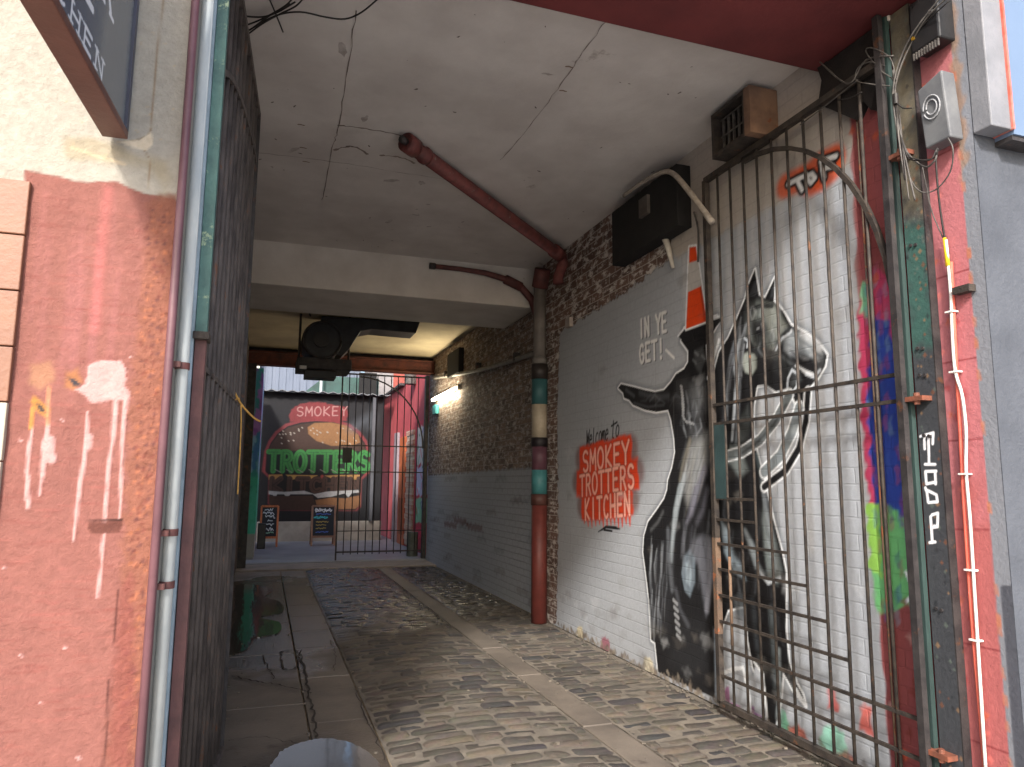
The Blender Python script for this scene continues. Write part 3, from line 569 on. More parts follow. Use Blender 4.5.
# steel beam at the yard end (I section)
sb = MB(); m_sb = mat('rusty_steel', lin(110, 58, 44), lin(62, 38, 34), 0.7, 5, 0.4, 60, metal=.2)
sb.box((XL, 14.4, 3.80), (XR-.003, 14.62, 3.83)); sb.box((XL, 14.49, 3.83), (XR-.003, 14.53, 4.04)); sb.box((XL, 14.4, 4.04), (XR-.003, 14.62, 4.07))
tag(sb.build('steel_beam', m_sb), 'rusty steel girder spanning the passage at the yard end', 'beam')
MB().box((XL-.3, 14.64, 4.06), (XR+.34, 14.9, 4.168)).build('rear_lintel', m_dark); tag(bpy.data.objects['rear_lintel'], 'dark lintel above the yard opening behind the rusty girder', 'lintel')
# ceiling joints and stains: thin cracks as flat darker strips on the ceiling
m_crack = mat('ceiling_crack_line', lin(140, 128, 120), lin(96, 86, 80), 1, 10, 0)
def ceilcrack(pts, w, m=m_crack, z=4.337):
    q = MB(); P = [on(u, v, 2, 4.34) for u, v in pts]; P = crom([Vector((p[0], p[1], z)) for p in P], 8); R2 = random.Random(3); P = [p+Vector((R2.uniform(-.008, .008), R2.uniform(-.008, .008), 0)) for p in P]
    V = []; Fc = []
    for i, p in enumerate(P):
        t = (P[min(i+1, len(P)-1)]-P[max(0, i-1)]).normalized(); n = Vector((-t.y, t.x, 0))*w*.65*R2.uniform(.25, 1)/2; V += [p-n, p+n]
    for i in range(len(P)-1): Fc.append([2*i, 2*i+1, 2*i+3, 2*i+2])
    q.v, q.f = V, Fc; o = q.build('crack', m, ce); return o
ceilcrack([(357, 10), (347, 70), (338, 128), (331, 152), (322, 200)], .014); ceilcrack([(338, 125), (370, 129), (410, 137)], .03); ceilcrack([(255, 152), (330, 161), (400, 172), (450, 180)], .01)
ceilcrack([(612, 14), (585, 48), (565, 78), (530, 125), (500, 160)], .012); ceilcrack([(334, 150), (352, 146), (368, 154)], .05); ceilcrack([(380, 155), (400, 157), (415, 163)], .05, mat('faint_stain', lin(150, 138, 128), lin(130, 118, 110), 1, 8, 0))
for (u, v) in ((298, 124), (300, 147), (303, 161), (566, 66), (560, 90)): ceilcrack([(u, v), (u+6, v+1)], .03, mat('brown_stain', lin(140, 120, 100), lin(120, 100, 84), 1, 8, 0))
def flakes(n, m, seed, r0, r1, z, parent, xr, yr):
    q_ = random.Random(seed); V, Fc = [], []
    for i in range(n):
        x, y = q_.uniform(*xr), q_.uniform(*yr); r_ = q_.uniform(r0, r1)**1; el = q_.uniform(1, 3); a0 = q_.uniform(0, 3); n0 = len(V); k = 11
        for t in range(k):
            a = t*6.283/k; rad = r_*q_.uniform(.55, 1.2); px, py = rad*math.cos(a)*el, rad*math.sin(a); V.append(Vector((x+px*math.cos(a0)-py*math.sin(a0), y+px*math.sin(a0)+py*math.cos(a0), z)))
        Fc.append(list(range(n0, n0+k)))
    b = MB(); b.v, b.f = V, Fc; return b.build('peeled_patch', m, parent)
flakes(20, mat('peeled_plaster', lin(190, 184, 180), lin(158, 150, 144), .95, 12, .5), 11, .004, .035, 4.3375, ce, (XL, XR), (3.6, 8.4))
flakes(60, mat('soot_speck', lin(110, 100, 94), lin(90, 82, 76), .95, 12, .5), 5, .002, .009, 4.3372, ce, (XL, XR), (3.5, 8.4))
# front lintel (oxblood soffit) and the building face over it
tag(MB().box((-.32, YF+.02, 4.2), (XR+.34, 3.43, 5.2)).build('soffit_beam', m_redpaint, bevel=.01), 'dark red painted soffit over the entrance', 'lintel')
# front building, left pier
fb = empty('left_front_wall', (-1.4, YF, 0), 'cream rendered front wall with a salmon red painted base and paint runs', 'wall')
FL = Canvas(1, YF, -1.1, -.306, 0.0, 4.2, .006, lin(238, 226, 204))
FL.c[..., :3] = lin(156, 151, 141)
FL.poly([(-.735, -.1), (-.30, -.1), (-.30, 2.485), (-.32, 2.49), (-.40, 2.5), (-.48, 2.525), (-.6, 2.515), (-.735, 2.53)], lin(126, 81, 73), .006, px=False, wob=.004, f=40)
FL.poly([(-.63, 2.58), (-.52, 2.60), (-.42, 2.575), (-.36, 2.53), (-.34, 2.5), (-.34, 2.62), (-.5, 2.65), (-.64, 2.66)], lin(146, 134, 108), .04, .6, px=False, wob=.02, f=25)
for i in range(16):
    x = random.uniform(-.68, -.42); z = random.uniform(2.1, 2.4); FL.stroke([(x, z+.1), (x+random.uniform(-.01, .01), z-.1), (x+random.uniform(-.01, .01), z-.3)], [.005, .012, .004], lin(146, 94, 92), .03, .35, px=False)
for i in range(260):
    x, z = random.uniform(-.7, -.4), random.uniform(.3, 2.45); w0 = random.uniform(.01, .05); FL.stroke([(x-w0, z), (x, z+random.uniform(-.006, .006)), (x+w0, z)], [.002, .006, .002], random.choice([lin(118, 62, 56), lin(144, 86, 78), lin(112, 60, 56)]), .008, .45, px=False)
FL.stroke([(108, 190), (98, 290), (95, 330)], .02, lin(172, 98, 96), .04, .5)
# rough orange band by the corner
FL.poly([(150, 200), (177, 195), (148, 767), (105, 767), (118, 640), (122, 560), (128, 420), (140, 300)], lin(126, 80, 64), .03, .85, wob=.012, f=60)
for i in range(420):
    t = random.random(); v = 205+t*560; u = (147-t*30)+random.random()*24
    p = FL.w([(u, v)])[0]; r = random.uniform(.002, .009); FL.poly([(p[0]-r, p[1]-r*.5), (p[0], p[1]+r), (p[0]+r, p[1]), (p[0], p[1]-r)], random.choice([lin(96, 52, 44), lin(154, 96, 70), lin(108, 58, 50), lin(86, 52, 52)]), .006, .7, px=False)
FL.poly([(120, 590), (132, 570), (136, 700), (128, 767), (108, 767), (112, 680)], lin(116, 62, 58), .03, .6, wob=.01, f=60)
FL.stroke([(118, 590), (115, 640)], .006, lin(70, 36, 32), .004, .8); FL.stroke([(109, 680), (106, 740), (103, 767)], .006, lin(70, 36, 32), .004, .8)
PK = lin(176, 138, 134)
FL.poly([(88, 366), (96, 361), (122, 361), (127, 372), (125, 386), (131, 396), (128, 403), (112, 400), (92, 404), (84, 394), (76, 390), (86, 384)], PK, .006, wob=.003, f=120)
FL.poly([(98, 381), (104, 378), (112, 381), (104, 384)], lin(206, 130, 126), .006)
for pts, w in (([(116, 400), (114, 430), (108, 480), (104, 540), (98, 598)], [.014, .012, .009, .009, .005]), ([(126, 400), (123, 440), (120, 518)], [.014, .01, .006]), ([(88, 412), (86, 450), (78, 500), (74, 540)], [.008, .012, .012, .008]), ([(48, 425), (46, 450), (40, 495)], [.01, .02, .006]), ([(32, 428), (28, 470), (28, 508)], [.008, .012, .012])):
    FL.stroke(pts, w, PK, .004, wob=.0015)
FL.stroke([(50, 440), (51, 460)], .025, PK, .006, wob=.004); FL.stroke([(89, 437), (88, 447)], .02, PK, .006, wob=.003)
for u, v, r in ((20, 440, .006), (62, 420, .005), (64, 647, .006), (20, 655, .006), (3, 567, .006), (78, 757, .008), (40, 702, .005), (130, 357, .004)): FL.stroke([(u, v), (u+2, v+1)], r, PK, .004)
FL.poly([(30, 365), (50, 361), (56, 372), (52, 384), (40, 390), (30, 384)], lin(150, 108, 84), .02, .8, wob=.004, f=90)
FL.poly([(66, 372), (78, 368), (84, 382), (74, 390), (64, 388)], lin(150, 100, 62), .015, .8, wob=.006); FL.poly([(34, 395), (40, 400), (50, 410), (48, 418), (38, 412), (31, 402)], lin(166, 116, 56), .01, .9, wob=.003)
FL.poly([(68, 377), (76, 380), (82, 386), (74, 386)], lin(50, 50, 56), .006); FL.poly([(36, 402), (42, 406), (48, 414), (40, 411)], lin(50, 50, 56), .006)
FL.stroke([(49, 388), (48, 425)], .01, lin(196, 130, 96), .008, .7); FL.stroke([(33, 408), (31, 428)], .01, lin(200, 130, 60), .008, .8)
FL.poly([(88, 522), (122, 520), (122, 526), (120, 533), (92, 534), (87, 528)], lin(92, 54, 46), .006, wob=.003); FL.stroke([(88, 521), (122, 520)], .005, lin(50, 28, 24), .004)
# cream cracks and bare plaster
FL.stroke([(163, 0), (157, 60), (153, 100), (152, 128), (148, 136), (136, 141), (118, 143)], .005, lin(130, 110, 86), .004, .8, wob=.001)
FL.poly([(118, 142), (140, 141), (152, 132), (153, 145), (147, 151), (132, 148)], lin(196, 182, 160), .006); FL.stroke([(144, 150), (150, 160), (149, 190)], .003, lin(130, 110, 86), .003, .8)
FL.stroke([(72, 148), (95, 156), (125, 165)], .008, lin(190, 170, 140), .01, .7)
for i in range(40):
    x, z = random.uniform(-.7, -.33), random.uniform(2.6, 3.5); FL.stroke([(x, z), (x+.004, z-.004)], .004, lin(170, 150, 122), .005, .7, px=False)
FL.mottle(.03, 5, 9)
lumF = FL.c[..., :3].mean(2); relF = -.003*ss((lumF-.2)/.1)*(FL.Z < 2.45)+.003*np.sin(FL.P*17+3*np.sin(FL.Z*9))*np.sin(FL.Z*13+2*np.sin(FL.P*11))+.0012*rng.standard_normal(FL.P.shape)*(FL.P > -.42)*(FL.Z < 2.5)
FL.build('render_face', attrmat('rough_render', rough=0.9, bump=1.0, noise_scale=32, amt=.16), fb, relief=relF-.004)
m_cream = mat('cream_render', lin(156, 151, 141), lin(148, 142, 131), 0.85, 3, 0.3, 60)
MB().box((-6, YF+.012, 0), (-.306, 2.86, 8)).build('wall_mass', m_cream, fb)
tl = MB(); tcream = MB()
for i, (z0, z1) in enumerate([(1.985, 2.148), (2.152, 2.318), (2.322, 2.488), (1.822, 1.981)]):
    for k in range(4): tl.box((-.712-.33*(k+1)+.004, YF-.022, z0), (-.712-.33*k, YF+.01, z1))
for z0, z1 in [(1.652, 1.818), (1.482, 1.648), (1.3, 1.478), (1.1, 1.296)]:
    for k in range(4): tcream.box((-.712-.33*(k+1)+.004, YF-.022, z0), (-.712-.33*k, YF+.01, z1))
to = tl.build('terracotta_tile', mat('terracotta', lin(132, 92, 70), lin(118, 80, 62), 0.5, 5, 0.2, 60), fb, bevel=.003); to['label'] = 'orange brown wall tiles at the left edge'
to = tcream.build('cream_tile', mat('cream_tile', lin(168, 162, 146), lin(160, 152, 136), 0.5, 5, 0.2, 60), fb, bevel=.003)
# front building over the arch and right pier
m_slate = mat('slate_paint', lin(80, 84, 92), lin(66, 70, 78), 0.8, 3, 0.8, 30, spot=lin(74, 76, 84), spot_amt=-.1, spot_scale=14)
up_w = MB().box((-6, 2.30, 5.2), (9, 3.2, 8.5)).build('upper_front_wall', m_cream); tag(up_w, 'upper storey wall of the building above the entrance', 'wall')
rp = empty('right_front_wall', (3.6, YF, 0), 'slate grey front wall with pink painted brick reveal at the right of the entrance', 'wall')
MB().box((XR+.006, YF, 0), (9, 2.945, 5.19)).build('wall_mass', m_slate, rp)
PR = Canvas(0, XR, YF+.0, 2.948, 0, 4.2, .008, lin(206, 84, 92))
PR.c[..., :3] = lin(172, 104, 108)
PR.poly([(2.4, -.1), (2.7, -.1), (2.95, -.1), (2.95, 1.5), (2.8, 1.45), (2.66, 1.6), (2.55, 1.5), (2.4, 1.6)], lin(158, 84, 80), .25, .7, px=False, wob=.08, f=12)
for z in (3.86, 3.3, 2.66, 2.22, 1.83, 1.40, .86, .42): PR.stroke([(2.45, z), (2.85, z-.01)], .008, lin(120, 44, 48), .006, .8, px=False, wob=.001)
for i in range(46):
    y, z = random.uniform(2.6, 2.84), random.uniform(0, 4); PR.poly([(y-.015, z), (y, z+.02), (y+.02, z), (y, z-.02)], random.choice([lin(196, 100, 66), lin(160, 60, 60), lin(214, 120, 110)]), .02, .6, px=False, wob=.01, f=80)
PR.poly([(2.4, -.1), (2.525, -.1), (2.53, 1), (2.525, 2.4), (2.53, 4.3), (2.4, 4.3)], lin(122, 125, 132), .006, px=False, wob=.001, f=40)
PR.poly([(2.49, 3.2), (2.535, 3.1), (2.535, 4.3), (2.49, 4.3)], lin(150, 120, 96), .03, .7, px=False, wob=.02)
for i in range(30):
    z = random.uniform(0, 4.1); PR.poly([(2.512, z-.03), (2.532, z-.02), (2.532, z+.03), (2.515, z+.02)], lin(176, 110, 84), .01, .7, px=False, wob=.005)
PR.poly([(2.4, -.1), (2.5, -.1), (2.5, 1.15), (2.4, 1.17)], lin(74, 76, 84), .006, px=False)
PR.poly([(2.86, -.1), (3, -.1), (3, 4.3), (2.86, 4.3)], lin(150, 50, 56), .01, px=False)
PR.mottle(.05, 6, 2)
PR.build('painted_reveal', attrmat('pink_brick_paint', rough=.7, bump=.5, noise_scale=40, amt=.12), rp, flip=True)
# ------------------------------------------------------------------ right window box on the front wall
p0 = on(976, 60, 1, YF-.05)[0]; zb = on(1003, 134, 1, YF-.08)[2]
wb = empty('wall_light_box', (p0+.2, YF-.05, zb), 'pale blue panel with white and red edged frame at the top right corner', 'sign')
m_lb = mat('pale_blue_panel', lin(104, 122, 146), lin(96, 114, 140), 0.35, 1, 0.05)
m_wf = mat('chipped_white_frame', lin(124, 125, 130), lin(108, 110, 115), 0.6, 6, 0.3, 60, spot=lin(150, 110, 96), spot_amt=0.05, spot_scale=30)
x1 = on(1003, 60, 1, YF-.08)[0]
MB().box((p0, YF-.10, zb+.02), (x1-.012, YF-.002, 4.1)).build('frame', m_wf, wb, bevel=.006)
MB().box((x1-.012, YF-.11, zb+.02), (x1, YF-.002, 4.1)).build('edge_strip', mat('scraped_red', lin(214, 84, 64), lin(170, 120, 110), 0.6, 9, .2), wb)
MB().box((x1+.001, YF-.10, zb+.0), (x1+.9, YF-.002, 4.1)).build('panel', m_lb, wb)
MB().box((x1+.0, YF-.09, zb-.025), (x1+.9, YF-.002, zb-.001)).build('underside_shade', m_dark, wb)  # dark bar standing in for the shaded underside of the box
# ------------------------------------------------------------------ hanging sign (left, near)
SX = -.46
sg = empty('hanging_sign', (SX, 2.4, 2.65), 'brown framed projecting sign with white lettering on a dark panel at the top left', 'sign')
SC = Canvas(0, SX-.004, 1.43, 2.375, 2.675, 3.5, .004, lin(62, 74, 88))
SC.c[..., :3] = lin(58, 72, 90)
SC.poly([(2.06, 2.6), (2.4, 2.6), (2.4, 3.55), (2.2, 3.55)], lin(128, 128, 124), .1, .5, px=False)  # soft pale wedge paints the panel's sheen into its colour
SW = lin(212, 216, 222); SZ1, SZ2 = 2.98, 2.82
def serif(t, y0, y1, z, h, w):
    SC.text(t, (y0, z), (y1, z), h, w, SW, .004, px=False, gap=.3)
    n = len(t); adv = (y1-y0)/(n-.3)
    for i, ch in enumerate(t):
        fe = {'T': [(.5, 0)], 'I': [(.5, 0), (.5, 1)], 'K': [(.1, 0), (.1, 1), (.9, 0), (.9, 1)], 'H': [(.08, 0), (.92, 0), (.08, 1), (.92, 1)], 'N': [(.08, 0), (.08, 1), (.92, 1)], 'R': [(.1, 0), (.95, 0)], 'E': [(.1, 0), (.1, 1)], 'M': [(0, 0), (1, 0)]}.get(ch, [])
        for gx, gy in fe: x = y0+(i+gx*.7)*adv; SC.stroke([(x-adv*.16, z+gy*h), (x+adv*.16, z+gy*h)], w*.7, SW, .004, px=False)
for i, ch in enumerate('TROTTERS'):
    y = 1.20+i*.143; zz = 2.765+.27*((y+.05-1.75)/.5)**2; SC.text(ch+' ', (y, zz), (y+.24, zz+.05*(y-1.7)), .12, .02, SW, .004, px=False, gap=.3)
    for gx, gy in {'T': [(.25, 0)], 'R': [(.05, 0), (.42, 0)], 'E': [(.05, 0), (.05, 1)]}.get(ch, []): SC.stroke([(y+.24*gx-.016, zz+gy*.12), (y+.24*gx+.022, zz+gy*.12)], .014, SW, .004, px=False)
serif('KITCHEN', 1.44, 2.13, 2.695, .052, .010); serif('SMOKEY', 1.46, 2.1, 3.2, .12, .022)
SC.build('lettered_panel', attrmat('sign_paint', rough=.22, bump=.02, amt=.04, spec=.6), sg, flip=False)
m_wood = mat('brown_sign_wood', lin(100, 66, 57), lin(80, 52, 45), .5, 4, .2, 50, spot=lin(60, 34, 30), spot_amt=-.15, spot_scale=10)
MB().box((-.528, 1.40, 2.65), (-.456, 2.40, 2.676)).box((-.528, 1.40, 3.5), (-.456, 2.40, 3.53)).box((-.528, 1.40, 2.677), (-.456, 1.428, 3.499)).build('frame', m_wood, sg, bevel=.003)
MB().box((-.528, 2.377, 2.677), (-.456, 2.40, 3.499)).build('end_rail', mat('navy_edge', lin(52, 56, 76), lin(40, 44, 60), .4, 5, .1), sg)
MB().box((-.524, 1.43, 2.677), (-.468, 2.376, 3.499)).build('panel_core', m_dark, sg)
MB().box((-.515, 2.401, 3.2), (-.49, YF-.003, 3.3)).build('bracket', m_dark, sg)
sg.rotation_euler[2] = -0.06
# ------------------------------------------------------------------ left edge pipes and gate frame
m_mar = mat('maroon_pipe_paint', lin(104, 70, 76), lin(88, 58, 64), .5, 6, .15)
def at_u(u, v, y): return on(u, v, 1, y)[0]
xm = at_u(173.5, 300, 2.42)
o = MB().tube([(xm, 2.42, 0), (xm, 2.42, 4.19)], .013, 12).build('maroon_conduit', m_mar, smooth=True); tag(o, 'thin maroon conduit running up the corner of the cream and red wall', 'pipe')
xw = at_u(187, 300, 2.55)
dp = empty('white_downpipe', (xw, 2.55, 0), 'peeling white downpipe between the maroon conduit and the green gate frame', 'pipe')
MB().tube([(xw, 2.55, 0), (xw, 2.55, 4.19)], .0195, 20).build('pipe', mat('peeling_white', lin(180, 184, 182), lin(150, 158, 162), .85, 7, .2, 50, spot=lin(150, 112, 88), spot_amt=.05, spot_scale=8, stretch=(1, 1, .35)), dp, smooth=True)
for z in (on(182, 365, 1, 2.52)[2], on(168, 533, 1, 2.52)[2], on(164, 586, 1, 2.52)[2]):
    MB().tube([(xw, 2.55, z-.011), (xw, 2.55, z+.011)], .023, 20).box((xm-.01, 2.50, z-.009), (xw, 2.53, z+.009)).build('clamp', mat('clamp_rust', lin(104, 60, 56), lin(80, 46, 44), .6, 10, .2), dp)
xg = at_u(206, 300, 2.72)
gf = empty('left_gate_post', (xg, 2.72, 0), 'green painted gate post with rusted brown lower half beside the white downpipe', 'post')
MB().box((xg-.026, 2.69, 2.1), (xg+.012, 2.74, 4.19)).build('upper_section', mat('green_flaking', lin(84, 120, 112), lin(66, 96, 92), .6, 10, .4, 60, spot=lin(150, 168, 138), spot_amt=.3, spot_scale=16), gf, bevel=.002)
MB().box((xg-.05, 2.67, .0), (xg-.027, 2.70, 4.19)).build('edge_angle', mat('blue_grey_flaking', lin(160, 178, 190), lin(130, 146, 156), .6, 8, .3), gf)
MB().box((xg-.024, 2.69, 0), (xg+.012, 2.74, 2.098)).build('lower_section', mat('brown_rust_paint', lin(104, 68, 66), lin(78, 52, 52), .65, 8, .3), gf, bevel=.002)
MB().box((xg-.03, 2.665, 2.085), (xg+.022, 2.76, 2.112)).build('hinge_plate', m_iron, gf, bevel=.003)
# ------------------------------------------------------------------ gates
def gate(name, label, hinge, free, z0, z1, mats, nbar, mids, arc_on, grid=(), plate=None, r=.0095, arcs=None):
    hx, hy = hinge; fx, fy = free; g = empty(name, (hx, hy, 0), label, 'gate'); P = lambda t, z: (hx+(fx-hx)*t, hy+(fy-hy)*t, z)
    mi, mr_ = mats
    def sq(nm, a, b, w, m): return MB().tube([a, b], w/2, square=True).build(nm, m, g)
    sq('stile', P(0, z0), P(0, z1), .034, m_dark); sq('stile', P(1, z0), P(1, z1), .04, m_dark if mr_ is m_lgi else mi)
    if mr_ is not m_lgi: sq('rusted_section', P(1, .55), P(1, 1.22), .0425, mr_); MB().tube([P(1-1/nbar, .5), P(1-1/nbar, 1.1)], r*1.15, 8).build('rusted_section', mr_, g, smooth=True)
    sq('rail', P(.0, z1), P(1, z1), .04, mi); sq('rail', P(0, z0), P(1, z0), .04, mi)
    for z in mids: sq('rail', P(0, z), P(1, z), .02, mi)
    for k in range(1, nbar): MB().tube([P(k/nbar, z0), P(k/nbar+random.uniform(-.003, .003), (z0+z1)/2), P(k/nbar, z1)], r, 8).build('bar', mi, g, smooth=True)
    for t0, z in grid: MB().tube([P(t0, z), P(1, z)], .009, square=True).build('lattice_bar', mi, g)
    if arcs:
        a, zc, rz = arcs; MB().tube([P(a*(1-math.sin(t*math.pi/24)), zc+rz*math.cos(t*math.pi/24)) for t in range(13)], .014, square=True).build('arch_bar', mi, g)
    if plate:
        t0, t1, za, zb_ = plate; q0, q1 = P(t0, za), P(t1, zb_); MB().box((min(q0[0], q1[0])-.01, min(q0[1], q1[1]), za), (max(q0[0], q1[0])+.01, max(q0[1], q1[1]), zb_)).build('lock_plate', mat('green_lock_plate', lin(52, 72, 74), lin(40, 56, 58), .5, 6, .2), g)
    return g
NB = 11
m_lgi = mat('grey_brown_iron', lin(98, 90, 86), lin(60, 54, 53), 0.7, 9, 0.5, 80, metal=.1, spot=lin(112, 78, 60), spot_amt=0.3, stretch=(1, 1, .5))
m_irn2 = mat('orange_rust_iron', lin(112, 90, 72), lin(74, 64, 58), .7, 3, .5, 80, spot=lin(140, 84, 54), spot_amt=.5, spot_scale=9)
grid = [(1-2/NB-.0, 1.50)] + [(1-3/NB, 1.36), (1-4/NB, 1.185), (1-6/NB, 1.0), (1-7/NB, .81), (1-8/NB, .64), (1-9/NB, .46), (0, .28), (1-.95, .60)]
grid = [(1-3/NB, 1.50), (1-3/NB, 1.35), (1-5/NB, 1.18), (1-6/NB, 1.0), (1-7/NB, .82), (1-8/NB, .64), (0, .46), (0, .27)]
rg = gate('mural_gate', 'tall rusty barred gate leaf standing open across the mural', (3.12, 2.88), (3.12, 4.57), .08, 3.93, (m_iron, m_irn2), NB, (2.04, 2.18), True, grid, (1-1/NB, .985, 1.5, 2.03), arcs=(.72, 2.45, 1.43))
lg = gate('left_gate', 'dark barred gate leaf opened flat against the left side of the passage', (-.275, 2.84), (-.16, 4.68), .08, 3.93, (m_lgi, m_lgi), 13, (2.05,), True, (), None, r=.013, arcs=(1.0, 3.0, .62))
# twine tied on the left gate
q = on(241, 404, 1, 4.3); tw = MB(); tw.tube([(q[0]-.05, 4.25, q[2]+.09), (q[0]+.0, 4.3, q[2]), (q[0]+.07, 4.35, q[2]-.07), (q[0]+.11, 4.36, q[2]-.09)], .006, 6, 4); tw.tube([(q[0]-.06, 4.26, q[2]-.02), (q[0], 4.3, q[2]), (q[0]+.01, 4.3, q[2]-.5)], .004, 6, 4)
tag(tw.build('twine', mat('yellow_twine', lin(206, 160, 84), lin(170, 128, 64), .8, 30, .2)), 'yellow twine knotted round the dark left gate', 'twine')
# right gate post assembly: hinge post, teal strip, dark column with white letters
HB0, HB1 = 2.845, 2.885
gp = empty('right_gate_post', (3.12, 2.88, 0), 'black and teal gate post with white hand painted letters beside the pink bricks', 'post')
MB().box((3.085, HB0, 0), (3.118, HB1, 4.19)).build('hinge_bar', m_dark, gp)
MB().box((3.135, 2.842, 0), (3.163, 2.868, 4.19)).build('teal_strip', mat('teal_flaking', lin(50, 70, 67), lin(40, 54, 53), .55, 7, .4, 60, spot=lin(160, 140, 106), spot_amt=-.02, spot_scale=6, stretch=(1, 1, .3)), gp)
PC = Canvas(0, 3.165, 2.715, 2.835, 0, 4.19, .004, lin(62, 64, 70))
PC.c[..., :3] = lin(60, 62, 66)
PC.poly([(2.7, 2.3), (2.85, 2.3), (2.85, 3.0), (2.7, 2.95)], lin(56, 92, 84), .1, .8, px=False, wob=.03); PC.poly([(2.7, 3.0), (2.85, 3.05), (2.85, 4.3), (2.7, 4.3)], lin(112, 104, 86), .2, .8, px=False, wob=.05)
for i in range(150):
    y, z = random.uniform(2.71, 2.84), random.uniform(0, 4.1); r = random.uniform(.004, .014); PC.poly([(y-r, z), (y, z+r*1.4), (y+r, z), (y, z-r)], random.choice([lin(120, 76, 52), lin(40, 42, 46), lin(90, 100, 92), lin(140, 110, 80)]), .008, .6, px=False)
Wt = lin(232, 232, 236)
cs = lambda *p: [(905+x/5.48, 420+y/5.48) for x, y in p]
for p in (cs((85, 90), (155, 70), (152, 130)), cs((105, 85), (108, 158)), cs((128, 80), (132, 240)), cs((110, 243), (165, 243)), cs((170, 280), (112, 282), (118, 350), (168, 340)), cs((165, 285), (168, 350)), cs((112, 372), (120, 395), (128, 452), (178, 448), (172, 410), (122, 385)), cs((148, 520), (180, 510), (178, 585), (160, 580)), cs((140, 530), (150, 670)), cs((135, 672), (165, 668)), cs((150, 590), (175, 585))):
    PC.stroke(p, .014, Wt, .005)
PC.build('lettered_face', attrmat('post_paint', rough=.5, bump=.4, noise_scale=40, amt=.2), gp, flip=True)
MB().box((3.168, 2.71, 0), (3.216, 2.84, 4.185)).build('column_web', m_dark, gp)
for z in (2.04, .33, 3.35): MB().box((3.10, 2.74, z-.012), (3.166, 2.90, z+.012)).tube([(3.12, 2.79, z-.03), (3.12, 2.79, z+.03)], .015, 10).build('hinge', mat('hinge_rust', lin(132, 76, 56), lin(90, 56, 44), .7, 14, .3), gp)
for z in (2.30, 2.85, 1.85, 1.0, 2.16): MB().tube([(3.156, 2.77, z), (3.166, 2.77, z)], .009, 8).tube([(3.156, 2.80, z+.005), (3.166, 2.80, z+.005)], .009, 8).build('rivet', m_dark, gp)
# a thin rusty strip pipe at the mural's near edge
ps = MB().tube([(3.19, 3.10, 0), (3.19, 3.10, 2.0), (3.19, 3.11, 4.19)], .008, 8).tube([(3.195, 3.135, 0), (3.195, 3.135, 4.19)], .006, 8)
tag(ps.build('wall_rod', m_irn2, smooth=True), 'thin rusty rod up the wall edge by the coloured graffiti', 'rod')
# ------------------------------------------------------------------ boxes and cables on the pink reveal
jb = empty('cable_box', (3.15, 2.56, 3.5), 'grey cover box with a drawn ring mark hanging on the pink reveal', 'box')
yb0, yb1, zb0, zb1 = 2.49, 2.635, 3.31, 3.66
JC = MB(); JC.prism([(3.12, yb0, zb0), (3.12, yb1, zb0-.0), (3.09, yb1, zb1-.04), (3.09, yb0, zb1)], (.09, 0, 0)); JC.build('cover', mat('grey_box_plastic', lin(108, 110, 112), lin(88, 90, 94), .55, 6, .15), jb, bevel=.008)
rm = MB(); yc, zc = 2.565, 3.50
for rr in (.048, .03):
    rm.tube([(3.098-.0+(-(zc+rr*math.sin(t*.35)*1.25)+3.5)*.09, yc+rr*math.cos(t*.35), zc+rr*1.25*math.sin(t*.35)) for t in range(18)], .0035, 6)
rm.build('ring_mark', mat('chalk_grey', lin(156, 158, 162), lin(140, 142, 146), .8, 10, .1), jb)
bx = empty('black_terminal_box', (3.15, 2.6, 3.9), 'black junction box tucked under the red soffit among the cables', 'box')
MB().box((3.10, 2.49, 3.84), (3.21, 2.66, 4.12)).build('casing', m_black, bx, bevel=.01)
fr = MB()
for k in range(10): fr.box((3.098, 2.50+k*.016, 3.80), (3.108, 2.506+k*.016, 3.838))
fr.build('gland_comb', m_cable, bx)
MB().tube([(3.10, 2.53, 4.0), (3.092, 2.53, 4.0)], .012, 10).build('screw', mat('bright_screw', lin(200, 200, 200), lin(180, 180, 180), .3, 5, 0, metal=.8), bx)
MB().tube([(3.10, 2.64, 3.92), (3.094, 2.64, 3.92)], .01, 10).build('screw', mat('brass_screw', lin(200, 160, 60), lin(180, 140, 50), .3, 5, 0, metal=.5), bx)
cb = empty('cable_bundle', (3.1, 2.75, 3.5), 'tangle of loose grey cables hanging down the gate post under the soffit', 'cables')
def CR(u, v, x=3.08): return tuple(on(u, v, 0, x))
rc = random.Random(11)
paths = [[(951, -6), (925, 20), (908, 50), (898, 75), (895, 98), (900, 130), (908, 170), (915, 200)], [(945, -8), (915, 30), (900, 60), (893, 92), (897, 130), (905, 160)], [(950, 0), (910, 40), (897, 80), (894, 110), (902, 150), (912, 158), (930, 160), (936, 150)],
         [(895, 98), (893, 80), (880, 70), (866, 52), (872, 48), (890, 58), (896, 80)], [(890, 86), (870, 84), (856, 80), (858, 68), (870, 62), (885, 66)], [(897, 120), (905, 150), (912, 160), (934, 158), (938, 148)], [(899, 110), (906, 165), (918, 190), (935, 190), (950, 172), (953, 150), (948, 138)],
         [(902, 140), (909, 155), (925, 167), (935, 160), (937, 150)], [(896, 102), (903, 108), (912, 108)], [(900, 125), (905, 168), (909, 200)], [(858, 80), (845, 90), (820, 110), (800, 125)], [(862, 92), (850, 98), (838, 100)], [(820, 62), (840, 80), (852, 82), (866, 60), (893, 56)], [(893, 70), (896, 100), (899, 140), (905, 180)]]
for k, p in enumerate(paths):
    MB().tube([CR(u, v, 3.085+rc.uniform(-.015, .02)) for u, v in p], rc.choice([.0035, .004, .005]), 6, 5).build('cable', (m_cable, m_dcable)[k % 3 == 2], cb, smooth=True)
